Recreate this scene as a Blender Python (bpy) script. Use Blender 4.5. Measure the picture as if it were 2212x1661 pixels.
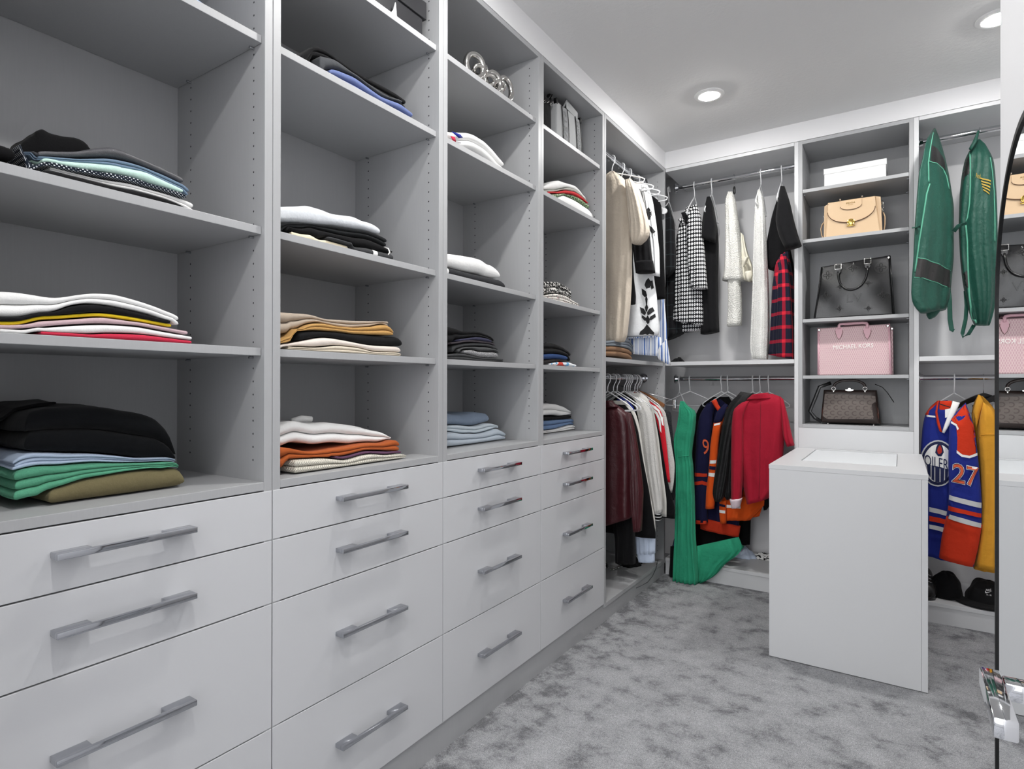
import bpy, bmesh, math, random
import numpy as np
from mathutils import Vector, Matrix, noise
from mathutils.bvhtree import BVHTree
for o in list(bpy.data.objects): bpy.data.objects.remove(o)
SC = bpy.context.scene
COL = SC.collection
random.seed(5)
# ---------------------------------------------------------------- camera
cam = bpy.data.cameras.new('camera')
cam.sensor_fit = 'HORIZONTAL'; cam.sensor_width = 36.0
cam.lens = 36.0 * 1266.58 / 2212.0
cam.clip_start = 0.02
camo = bpy.data.objects.new('camera', cam); COL.objects.link(camo)
camo.matrix_world = (Matrix.Translation((1.2746, 0.0, 1.2225)) @ Matrix.Rotation(0.5851, 4, 'Z')
                     @ Matrix.Rotation(math.pi / 2 + 0.002, 4, 'X') @ Matrix.Rotation(0.0012, 4, 'Z'))
SC.camera = camo
# ---------------------------------------------------------------- exposure, world
SC.view_settings.view_transform = 'Standard'
SC.view_settings.look = 'None'
SC.view_settings.gamma = 1.0
SC.view_settings.use_curve_mapping = False
SC.view_settings.exposure = 0.38
W = bpy.data.worlds.new('world'); SC.world = W; W.use_nodes = True
W.node_tree.nodes['Background'].inputs[0].default_value = (0.8, 0.85, 0.9, 1)
W.node_tree.nodes['Background'].inputs[1].default_value = 0.05
LAMP_STRENGTH = 500.0      # every ceiling lamp lens
HALL_FILL_POWER = 14.0  # ceiling fill panel added in the unseen hallway
REAR_FILL_POWER = 38.0         # upright fill light added behind the camera
# ---------------------------------------------------------------- materials
def lin(c):
    if isinstance(c, str):
        c = [int(c[i:i + 2], 16) / 255 for i in (0, 2, 4)]
    return tuple(((v / 12.92) if v <= 0.04045 else ((v + 0.055) / 1.055) ** 2.4) for v in c) + (1,)
MATS = {}
class NT:
    def __init__(s, m):
        s.t = m.node_tree; s.n = s.t.nodes; s.b = s.n['Principled BSDF']
    def add(s, kind, **kw):
        n = s.n.new('ShaderNode' + kind)
        for k, v in kw.items():
            if k == 'i':
                for a, b in v.items(): n.inputs[a].default_value = b
            else: setattr(n, k, v)
        return n
    def link(s, a, b): s.t.links.new(a, b)
    def math(s, op, a, b=None, c=None):
        n = s.n.new('ShaderNodeMath'); n.operation = op
        for i, v in enumerate((a, b, c)):
            if v is None: continue
            if isinstance(v, (int, float)): n.inputs[i].default_value = v
            else: s.link(v, n.inputs[i])
        return n.outputs[0]
    def mix(s, f, a, b):
        n = s.n.new('ShaderNodeMix'); n.data_type = 'RGBA'
        for i, v in ((0, f), (6, a), (7, b)):
            if isinstance(v, (int, float, tuple)): n.inputs[i].default_value = v
            else: s.link(v, n.inputs[i])
        return n.outputs[2]
    def coord(s, out='Object'):
        return s.add('TexCoord').outputs[out]
    def noise(s, scale, detail=3, co=None, rough=.55):
        n = s.add('TexNoise', i={'Scale': scale, 'Detail': detail, 'Roughness': rough})
        if co is not None: s.link(co, n.inputs['Vector'])
        return n.outputs['Fac']
    def bump(s, h, strength, dist):
        n = s.add('Bump', i={'Strength': strength, 'Distance': dist}); s.link(h, n.inputs['Height'])
        s.link(n.outputs[0], s.b.inputs['Normal'])
def newmat(name, col, rough=.5, metal=0., **kw):
    if name in MATS: return MATS[name]
    m = bpy.data.materials.new(name); m.use_nodes = True; MATS[name] = m
    b = m.node_tree.nodes['Principled BSDF']
    b.inputs['Base Color'].default_value = lin(col); b.inputs['Roughness'].default_value = rough
    b.inputs['Metallic'].default_value = metal
    for k, v in kw.items(): b.inputs[k.replace('_', ' ')].default_value = v
    m.diffuse_color = lin(col)
    return m
def fabric(name, col, rough=.9, weave=900, fold=9, vary=.06, bump=.35, sheen=.15):
    """woven or knitted cloth: weave and small creases in the relief, slight tone variation"""
    if name in MATS: return MATS[name]
    m = newmat(name, col, rough); t = NT(m); co = t.coord()
    b = t.b; b.inputs['Specular IOR Level'].default_value = .2
    b.inputs['Sheen Weight'].default_value = sheen * .3; b.inputs['Sheen Roughness'].default_value = .5
    f = t.noise(fold, 4, co); c = lin(col)
    dk = tuple(v * (1 - vary * 2) for v in c[:3]) + (1,); lt = tuple(min(1, v * (1 + vary)) for v in c[:3]) + (1,)
    t.link(t.mix(f, dk, lt), b.inputs['Base Color'])
    h = t.math('ADD', t.math('MULTIPLY', t.noise(weave, 1, co), .12), t.math('MULTIPLY', t.noise(fold * 3, 4, co), .9))
    t.bump(h, bump, .012)
    return m
def plain(name, col, rough=.5, metal=0., grain=0, dist=.0006, strength=.2, **kw):
    m = newmat(name, col, rough, metal, **kw)
    if grain:
        t = NT(m); t.bump(t.noise(grain, 3, t.coord()), strength, dist)
    return m
GREY = plain('grey_melamine', 'a6a7a9', .42, grain=260, dist=.0002, strength=.12)
def _grey():
    t = NT(GREY); co = t.coord(); mp = t.add('Mapping', i={'Scale': (90, 90, 4)}); t.link(co, mp.inputs[0])
    f = t.noise(3, 4, mp.outputs[0]); c = lin('a6a7a9')
    t.link(t.mix(f, tuple(v * .95 for v in c[:3]) + (1,), tuple(v * 1.04 for v in c[:3]) + (1,)), t.b.inputs['Base Color'])
_grey()
WHITE = plain('white_lacquer', 'c6c7ca', .25, grain=40, dist=.0003, strength=.08)
WHITEM = plain('white_melamine', 'cdced0', .4, grain=300, dist=.0002, strength=.1)
PAINT = plain('wall_paint', 'dedee0', .7, grain=500, dist=.0005, strength=.15)
CEILM = plain('ceiling_knockdown', 'e0e0e0', .9)
def _ceil():
    t = NT(CEILM); co = t.coord()
    h = t.math('ADD', t.noise(55, 4, co), t.math('MULTIPLY', t.noise(180, 2, co), .4)); t.bump(h, .28, .004)
_ceil()
CHROME = plain('chrome', 'd8d9dc', .06, 1.0)
HANDLE_CHROME = plain('handle_chrome', 'b4b6bb', .08, 1.0)
STEEL = plain('brushed_steel', 'b9bbbe', .25, 1.0)
DARKHOLE = plain('pin_hole_dark', '2a2a2c', .8)
GAP = plain('shadow_gap_dark', '3a3a3c', .8)
HANGW = plain('white_plastic', 'e9eaec', .3)
HANGB = plain('black_plastic', '121214', .3)
# ---------------------------------------------------------------- mesh helpers
class MB:
    def __init__(s): s.v = []; s.f = []; s.uv = []; s.mi = []
    def add(s, verts, faces, uvs=None, mi=0):
        o = len(s.v); s.v += [tuple(p) for p in verts]; s.f += [tuple(i + o for i in f) for f in faces]
        s.uv += list(uvs) if uvs is not None else [(p[0], p[2]) for p in verts]
        s.mi += [mi] * len(faces); return s
    def box(s, x0, x1, y0, y1, z0, z1, bev=0., mi=0):
        if bev <= 0:
            v = [(x, y, z) for x in (x0, x1) for y in (y0, y1) for z in (z0, z1)]
            return s.add(v, [(0, 1, 3, 2), (4, 6, 7, 5), (0, 4, 5, 1), (2, 3, 7, 6), (0, 2, 6, 4), (1, 5, 7, 3)], mi=mi)
        bm = bmesh.new(); bmesh.ops.create_cube(bm, size=1)
        for p in bm.verts:
            p.co = Vector(((x0 + x1) / 2 + p.co.x * (x1 - x0), (y0 + y1) / 2 + p.co.y * (y1 - y0), (z0 + z1) / 2 + p.co.z * (z1 - z0)))
        bmesh.ops.bevel(bm, geom=bm.edges[:], offset=bev, segments=2, affect='EDGES', profile=.5)
        s.bm(bm, mi); return s
    def bm(s, bm, mi=0, mat=None):
        bm.verts.index_update()
        s.add([(mat @ p.co if mat else p.co) for p in bm.verts], [[q.index for q in f.verts] for f in bm.faces], mi=mi); bm.free()
    def tube(s, pts, r, n=8, closed=False, caps=True, mi=0, flat=1.0, flatdir=None):
        """round (or flattened) rod along a list of points; r may be a list"""
        P = [Vector(p) for p in pts]; m = len(P)
        R = r if isinstance(r, (list, tuple)) else [r] * m
        up = Vector(flatdir) if flatdir else None; V = []; prev = None
        for i in range(m):
            a = P[(i - 1) % m] if (closed or i) else P[i]; b = P[(i + 1) % m] if (closed or i < m - 1) else P[i]
            t = (b - a).normalized()
            if up is not None: n1 = (up - t * up.dot(t)).normalized()
            elif prev is None:
                q = Vector((0, 0, 1)) if abs(t.z) < .9 else Vector((1, 0, 0)); n1 = t.cross(q).normalized()
            else: n1 = (prev - t * prev.dot(t)).normalized()
            prev = n1; n2 = t.cross(n1)
            for k in range(n):
                A = 2 * math.pi * k / n
                V.append(P[i] + n1 * (math.cos(A) * R[i]) + n2 * (math.sin(A) * R[i] * flat))
        F = []
        for i in range(m if closed else m - 1):
            for k in range(n):
                j = (i + 1) % m; l = (k + 1) % n
                F.append((i * n + k, i * n + l, j * n + l, j * n + k))
        if caps and not closed: F += [tuple(range(n))[::-1], tuple((m - 1) * n + k for k in range(n))]
        return s.add(V, F, mi=mi)
    def lathe(s, prof, c, axis='z', n=24, mi=0):
        V = []; F = []
        for r, h in prof:
            for k in range(n):
                A = 2 * math.pi * k / n; a, b = r * math.cos(A), r * math.sin(A)
                V.append({'z': (c[0] + a, c[1] + b, c[2] + h), 'y': (c[0] + a, c[1] + h, c[2] + b), 'x': (c[0] + h, c[1] + a, c[2] + b)}[axis])
        m = len(prof)
        for i in range(m - 1):
            for k in range(n):
                l = (k + 1) % n; F.append((i * n + k, i * n + l, (i + 1) * n + l, (i + 1) * n + k))
        F += [tuple(range(n))[::-1], tuple((m - 1) * n + k for k in range(n))]
        return s.add(V, F, mi=mi)
    def prism(s, poly, fn, d0, d1, mi=0):
        """poly: 2D outline; fn(u, v, d) -> point; a plate between depths d0 and d1"""
        n = len(poly)
        V = [fn(u, v, d0) for u, v in poly] + [fn(u, v, d1) for u, v in poly]
        F = [tuple(range(n))[::-1], tuple(range(n, 2 * n))] + [(i, (i + 1) % n, n + (i + 1) % n, n + i) for i in range(n)]
        return s.add(V, F, mi=mi)
    def build(s, name, mat, parent=None, smooth=False, org=None):
        me = bpy.data.meshes.new(name)
        o = bpy.data.objects.new(name, me); COL.objects.link(o)
        off = Vector(org) if org is not None else Vector((0, 0, 0))
        if parent is not None:
            o.parent = parent; off = WORLD[parent.name]
        WORLD[o.name] = off if parent is not None else off
        me.from_pydata([Vector(p) - off for p in s.v], [], s.f)
        if parent is None and org is not None: o.location = off
        for m in (mat if isinstance(mat, (list, tuple)) else [mat]): me.materials.append(m)
        uv = me.uv_layers.new(name='UVMap')
        li = np.empty(len(me.loops), dtype=np.int32); me.loops.foreach_get('vertex_index', li)
        uv.data.foreach_set('uv', np.array(s.uv, dtype=np.float32)[li].ravel())
        if any(s.mi): me.polygons.foreach_set('material_index', s.mi)
        bm = bmesh.new(); bm.from_mesh(me); bmesh.ops.recalc_face_normals(bm, faces=bm.faces); bm.to_mesh(me); bm.free()
        if smooth:
            me.polygons.foreach_set('use_smooth', [True] * len(me.polygons))
            if smooth != 'all': me.set_sharp_from_angle(angle=math.radians(smooth if smooth is not True else 42))
        me.update(); return o
WORLD = {}
def thing(name, label, cat, loc=(0, 0, 0), group=None):
    o = bpy.data.objects.new(name, None); COL.objects.link(o); o.empty_display_size = .05
    o.location = loc; WORLD[o.name] = Vector(loc); o['label'] = label; o['category'] = cat
    if group: o['group'] = group
    return o
def tag(o, label, cat, group=None):
    o['label'] = label; o['category'] = cat
    if group: o['group'] = group
    return o
def struct(o): o['kind'] = 'structure'; return o
def BX(*a, **k): return MB().box(*a, **k)
# ================================================================ the room
X0, YB, ZC, ZT = -0.425, 3.728, 2.741, 2.632       # left wall, back fronts, ceiling, cabinet top
YW = 4.20                                           # back wall
FLOORM = plain('carpet_grey', '9b9ca0', 1.0)
def _carpet():
    """cut pile brushed this way and that: broad soft patches of lighter and darker nap over a fine grain"""
    t = NT(FLOORM); co = t.coord(); b = t.b
    b.inputs['Specular IOR Level'].default_value = .05
    r = t.add('ValToRGB'); e = r.color_ramp.elements
    e[0].position = .335; e[0].color = lin('77787b'); e[1].position = .62; e[1].color = lin('b1b2b5'); q = e.new(.465); q.color = lin('a2a3a6')
    wob = t.add('TexNoise', i={'Scale': 8.5, 'Detail': 6, 'Roughness': .68, 'Distortion': .1}); t.link(co, wob.inputs['Vector'])
    s = t.add('SeparateXYZ'); t.link(co, s.inputs[0])
    # nap grows darker towards the kick boards
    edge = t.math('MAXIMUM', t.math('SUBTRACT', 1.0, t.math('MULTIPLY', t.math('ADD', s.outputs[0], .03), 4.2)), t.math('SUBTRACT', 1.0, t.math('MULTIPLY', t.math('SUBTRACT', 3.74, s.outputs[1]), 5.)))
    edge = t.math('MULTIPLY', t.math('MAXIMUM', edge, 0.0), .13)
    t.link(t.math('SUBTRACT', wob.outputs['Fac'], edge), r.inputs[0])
    g = t.noise(300, 2, co, .8); g2 = t.noise(110, 3, co, .75)
    sp = t.math('MULTIPLY', t.math('MULTIPLY_ADD', g, 2.3, -.12), t.math('MULTIPLY_ADD', g2, 1.1, .48))
    mul = t.add('Mix', data_type='RGBA', blend_type='MULTIPLY', i={0: 1.0})
    t.link(r.outputs[0], mul.inputs[6]); t.link(sp, mul.inputs[7]); t.link(mul.outputs[2], b.inputs['Base Color'])
    t.bump(t.math('ADD', g, t.math('MULTIPLY', g2, .9)), .7, .010)
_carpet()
RX = 2.14
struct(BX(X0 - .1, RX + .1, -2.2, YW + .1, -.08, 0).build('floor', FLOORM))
struct(BX(X0 - .1, RX + .1, -2.2, YW + .1, ZC, ZC + .1).build('ceiling', CEILM))
struct(BX(X0 - .1, X0, -2.2, YW + .1, 0, ZC).build('wall_left', PAINT))
struct(BX(X0, RX + .1, YW, YW + .1, 0, ZC).build('wall_back', PAINT))
struct(BX(1.432, 1.56, -2.2, 1.43, 0, ZC).build('wall_right', PAINT))
struct(BX(RX, RX + .1, 1.43, YW, 0, ZC).build('wall_right_far', PAINT))
struct(BX(1.56, RX, 1.30, 1.43, 0, ZC).build('wall_right_return', PAINT))
struct(BX(X0, 1.432, -2.3, -2.2, 0, ZC).build('wall_front', PAINT))
struct(BX(X0, .229, -.1, 0.18, 0, ZC).build('wall_front_stub', PAINT))
# fillers between the cabinets and the ceiling
struct(BX(-.02, 0, .229, YB, ZT + .002, ZC).build('trim_1', PAINT))
struct(BX(0, RX, YB, YB + .02, ZT + .002, ZC).build('trim_2', PAINT))
# ---------------------------------------------------------------- lamps
EMIT = bpy.data.materials.new('lamp_lens_glow'); EMIT.use_nodes = True
_t = NT(EMIT); _t.b.inputs['Emission Color'].default_value = (1, .985, .96, 1); _t.b.inputs['Emission Strength'].default_value = LAMP_STRENGTH
TRIMW = plain('lamp_trim_white', 'eeeeee', .5)
for x, y, lab in ((.443, 3.115, 'round recessed ceiling light above the carpet, left of the two in view'),
                  (1.608, 3.115, 'round recessed ceiling light cut by the wall edge at the upper right'),
                  (.443, 1.37, 'round recessed ceiling light above the drawer fronts nearer the doorway'),
                  (.95, .30, 'round ceiling light added out of view inside the doorway as fill')):  # last one is an added lamp, brightening the nearest shelves
    l = thing('ceiling_light', lab, 'light', (x, y, ZC), 'recessed ceiling lights')
    MB().lathe([(.048, 0), (.075, 0), (.075, -.004), (.068, -.008), (.05, -.008), (.048, -.003)], (x, y, ZC)).build('trim_ring', TRIMW, l, 30)
    MB().lathe([(.047, -.001), (.047, -.006), (.036, -.0115), (.018, -.0145), (.004, -.015)], (x, y, ZC)).build('lens', EMIT, l, 'all')
h = thing('hall_fill_panel', 'square fill light panel added out of view on the hallway ceiling', 'light', (.95, -1.2, ZC))  # panel put in behind the camera for soft fill
BX(.45, 1.25, -1.7, -.7, ZC - .03, ZC).build('frame', TRIMW, h)
hl = bpy.data.lights.new('hall_fill_lamp', 'AREA'); hl.shape = 'RECTANGLE'; hl.size = .7; hl.size_y = .9; hl.energy = HALL_FILL_POWER; hl.color = (1, .98, .96)
ho = bpy.data.objects.new('hall_fill_lamp', hl); COL.objects.link(ho); ho.parent = h; ho.location = (0, 0, -.032)
WH = struct(MB().box(-.3, 1.4, -2.2, -2.17, .3, .36).box(-.3, 1.4, -2.2, -2.17, 2.44, 2.5).box(-.3, -.24, -2.2, -2.17, .36, 2.44).box(1.34, 1.4, -2.2, -2.17, .36, 2.44).build('fill_light_frame', TRIMW))  # invented frame around the fill light, out of view
wl = bpy.data.lights.new('rear_fill_light', 'AREA'); wl.shape = 'RECTANGLE'; wl.size = 1.55; wl.size_y = 2.0; wl.energy = REAR_FILL_POWER; wl.color = (.96, .98, 1)  # added frontal fill for the closet, not a known window
wo = bpy.data.objects.new('rear_fill_light', wl); COL.objects.link(wo); wo.parent = WH; wo.location = (.55, -2.19, 1.4); wo.rotation_euler = (-math.pi / 2, 0, math.pi)
# ================================================================ left wall units
Y = [.229, .868, 1.5065, 2.146, 2.785, 3.728]
T = .022
ZB = .970; SHZ = [1.313, 1.606, 2.068, 2.355]
def shelf_pins(mb, y, side, z0, z1):
    """dark system holes bored in a side panel; side is the outward direction of the face"""
    for x in (-.045, -.335):
        z = z0 + .05
        while z < z1 - .03:
            V = [(x + .0026 * math.cos(k * math.pi / 4), y + side * .0003, z + .0026 * math.sin(k * math.pi / 4)) for k in range(8)]
            mb.add(V, [tuple(range(8))]); z += .032
def handle(d, yc, z):
    """flat chrome bar on two broad feet"""
    m = MB(); L = .124
    m.box(.024, .034, yc - L, yc + L, z - .006, z + .006, .0012)
    for s in (-1, 1):
        a, b = sorted((yc + s * L, yc + s * (L - .058)))
        m.box(.0015, .0245, a, b, z - .0058, z + .0058, .0008)
    return m.build('handle', HANDLE_CHROME, d, 30)
side_words = ['nearest, with the mint and olive stacks', 'with the rust and taupe clothes stacks',
              'with the silver chain ornament on top', 'with the grey strapped tote on top']
DZ = [(.848, .967), (.694, .845), (.392, .691), (.098, .389)]
HZ = [.917, .777, .551, .250]
for i in range(4):
    a, b = Y[i], Y[i + 1]
    u = thing('shelving_unit', 'grey shelving unit over white drawers, ' + side_words[i], 'shelving unit', (0, (a + b) / 2, 0), 'grey shelving units on the left wall')
    for q0, q1 in ((a + .0008, a + T), (b - T, b - .0008)):
        BX(-.405, 0, q0, q1, .0945, ZT, .001).build('side_panel', GREY, u)
    BX(-.42, -.405, a, b, .02, ZT).build('back_panel', GREY, u)
    BX(-.405, 0, a + T, b - T, ZT - .02, ZT, .001).build('top_panel', GREY, u)
    BX(-.405, 0, a + T, b - T, ZB, ZB + .02, .001).build('bottom_panel', GREY, u)
    for z in SHZ:
        s = BX(-.404, -.012, a + T + .001, b - T - .001, z - .019, z, .001).build('shelf', GREY, u)
        for x in (-.045, -.335):
            for y, sg in ((a + T, 1), (b - T, -1)):
                MB().tube([(x, y, z - .0225), (x, y + sg * .012, z - .0225)], .0032, 8).build('shelf_pin', STEEL, s)
    hm = MB(); shelf_pins(hm, a + T, 1, ZB + .02, ZT - .02); shelf_pins(hm, b - T, -1, ZB + .02, ZT - .02)
    hm.build('pin_holes', DARKHOLE, u)['kind'] = 'stuff'
    BX(-.3, -.03, a + T, b - T, .1, ZB - .005).build('drawer_box', GAP, u)
    BX(-.03, -.006, a, b, 0, .094).build('toe_kick', GREY, u)
    for (z0, z1), hz in zip(DZ, HZ):
        d = BX(-.019, .0015, a + .0016, b - .0016, z0, z1, .0012).build('drawer', WHITE, u)
        handle(d, (a + b) / 2 - .004, hz)
# hanging unit at the far end
a, b = Y[4], Y[5]
u5 = thing('hanging_unit', 'grey hanging unit with two chrome rods at the end of the left wall', 'wardrobe', (0, (a + b) / 2, 0))
for q0, q1 in ((a + .0008, a + T), (b - T, b)):
    BX(-.405, 0, q0, q1, .0750, ZT, .001).build('side_panel', GREY, u5)
BX(-.42, -.405, a, b, .02, ZT).build('back_panel', GREY, u5)
BX(-.405, 0, a + T, b - T, ZT - .02, ZT, .001).build('top_panel', GREY, u5)
BX(-.404, -.006, a + T + .001, b - T - .001, 1.350, 1.372, .001).build('shelf', GREY, u5)
BX(-.405, 0, a + T, b - T, .075, .097, .001).build('bottom_panel', GREY, u5)
BX(-.03, -.006, a, b, 0, .0745).build('toe_kick', GREY, u5)
hm = MB(); shelf_pins(hm, a + T, 1, .1, ZT - .02); shelf_pins(hm, b - T, -1, .1, ZT - .02)
hm.build('pin_holes', DARKHOLE, u5)['kind'] = 'stuff'
def rod(par, p, q, r=.0145):
    p, q = Vector(p), Vector(q); d = (q - p).normalized()
    o = MB().tube([p, q], r, 20).build('rod', CHROME, par, 40)
    for e, s in ((p, 1), (q, -1)):
        m = MB(); m.tube([e, e + d * s * .006], .032, 24); m.tube([e + d * s * .006, e + d * s * .022], [.024, .0185], 24)
        m.build('rod_flange', CHROME, o, 40)
    return o
RXL = -.141
rod(u5, (RXL, a + T, 2.560), (RXL, b - T, 2.560)); rod(u5, (RXL, a + T, 1.273), (RXL, b - T, 1.273))
# ================================================================ back wall units
def back_bay(x0, x1, label):
    u = thing('hanging_bay', label, 'wardrobe', ((x0 + x1) / 2, YB, 0))
    BX(x0, x1, YB, YW - .002, ZT - .02, ZT, .001).build('top_panel', WHITEM, u)
    BX(x0, x1, YB, YW - .002, 1.353, 1.377, .001).build('shelf', WHITEM, u)
    BX(x0, x1, YB + .001, YW - .002, .087, .107, .001).build('base_shelf', WHITEM, u)
    BX(x0, x1, YB + .006, YB + .024, 0, .0865).build('base_front', WHITEM, u)
    rod(u, (x0, 3.93, 2.564), (x1, 3.93, 2.564)); rod(u, (x0, 3.93, 1.269), (x1, 3.93, 1.269))
    return u
back_bay(.001, .762, 'white double hanging bay between the grey hanging unit and the bag tower')
back_bay(1.356, RX, 'white double hanging bay to the right of the bag tower')
tw = thing('bag_tower', 'tall narrow grey cubby tower with white sides holding the handbags', 'shelving unit', (1.059, YB, 0))
for q in ((.763, .7845), (1.3335, 1.355)):
    BX(q[0], q[1], YB, YW - .002, 0, ZT, .001).build('white_side', WHITEM, tw)
for q in ((.785, .805), (1.313, 1.333)):
    BX(q[0], q[1], YB, YB + .36, .985, ZT, .001).build('grey_side', GREY, tw)
BX(.805, 1.313, YB + .345, YB + .36, .985, ZT).build('back_panel', GREY, tw)
BX(.805, 1.313, YB, YB + .345, ZT - .02, ZT, .001).build('top_panel', GREY, tw)
TSZ = [1.283, 1.606, 2.063, 2.351]
BX(.805, 1.313, YB, YB + .345, .985, 1.004, .001).build('bottom_panel', GREY, tw)
for z in TSZ:
    s = BX(.806, 1.312, YB + .004, YB + .344, z - .019, z, .001).build('shelf', GREY, tw)
    for y in (YB + .04, YB + .30):
        for x, sg in ((.805, 1), (1.313, -1)):
            MB().tube([(x, y, z - .0225), (x + sg * .011, y, z - .0225)], .0032, 8).build('shelf_pin', STEEL, s)
BX(.785, 1.333, YB + .001, YB + .02, 0, .9845, .001).build('lower_panel', WHITEM, tw)
# ---------------------------------------------------------------- island in front of the tower
isl = thing('island_cabinet', 'white waist-high island cabinet with an inset glass top in front of the bag tower', 'cabinet', (1.07, 3.29, 0))
IX0, IX1, IY0, IY1, IZ = .779, 1.366, 2.857, 3.726, .868
BX(IX0, IX1 - .0215, IY0, IY0 + .019, .003, IZ - .0195, .0008).build('front_panel', WHITEM, isl)
BX(IX1 - .021, IX1, IY0, IY1, .003, IZ - .0195, .0008).build('side_panel', WHITEM, isl)
BX(IX0, IX0 + .019, IY0 + .0195, IY1, .003, IZ - .0195, .0008).build('side_panel', WHITEM, isl)
gx0, gx1, gy0, gy1 = .878, 1.262, 3.095, 3.69
m = MB()
m.box(IX0 - .001, gx0, IY0 - .001, IY1, IZ - .019, IZ); m.box(gx1, IX1 + .001, IY0 - .001, IY1, IZ - .019, IZ)
m.box(gx0, gx1, IY0 - .001, gy0, IZ - .019, IZ); m.box(gx0, gx1, gy1, IY1, IZ - .019, IZ)
m.build('top_frame', WHITEM, isl)
GLASSF = plain('frosted_white_glass', 'dfe3e6', .12, grain=30, dist=.0002, strength=.05)
BX(gx0 + .002, gx1 - .002, gy0 + .002, gy1 - .002, IZ - .012, IZ - .0035, .001).build('glass_inset', GLASSF, isl)
BX(gx0 + .001, gx1 - .001, gy0 + .001, gy1 - .001, IZ - .019, IZ - .0125).build('inset_bed', GAP, isl)
# ================================================================ mirror and door lever
MIRR = plain('mirror_glass', 'f4f6f7', .0, 1.0)
BLK = plain('black_metal_frame', '0c0c0d', .55, Specular_IOR_Level=.25)
mr = thing('wall_mirror', 'tall arched mirror in a thin black frame on the right wall', 'mirror', (1.418, 1.0, .3))
def arch(y0, y1, z0, zs, zt, n=40):
    """outline of a pill-topped mirror: straight sides up to zs, elliptical top to zt"""
    c = (y0 + y1) / 2; r = (y1 - y0) / 2
    return [(y0, z0)] + [(y1, z0)] + [(c + r * math.cos(math.pi * k / n), zs + (zt - zs) * math.sin(math.pi * k / n)) for k in range(n + 1)]
MY0, MY1, MZ0, MZS, MZT = .78, 1.322, .06, 1.36, 1.592
outer = arch(MY0, MY1, MZ0, MZS, MZT); inner = arch(MY0 + .009, MY1 - .009, MZ0 + .009, MZS, MZT - .009)
m = MB(); n = len(outer)
V = [(1.412, y, z) for y, z in outer] + [(1.412, y, z) for y, z in inner] + [(1.431, y, z) for y, z in outer] + [(1.431, y, z) for y, z in inner]
F = []
for i in range(n):
    j = (i + 1) % n
    F += [(i, j, n + j, n + i), (i, 2 * n + i, 2 * n + j, j), (n + i, n + j, 3 * n + j, 3 * n + i)]
m.add(V, F); m.build('frame', BLK, mr)
MB().prism(inner, lambda u, v, d: (d, u, v), 1.4145, 1.428).build('mirror_pane', MIRR, mr)
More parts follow.
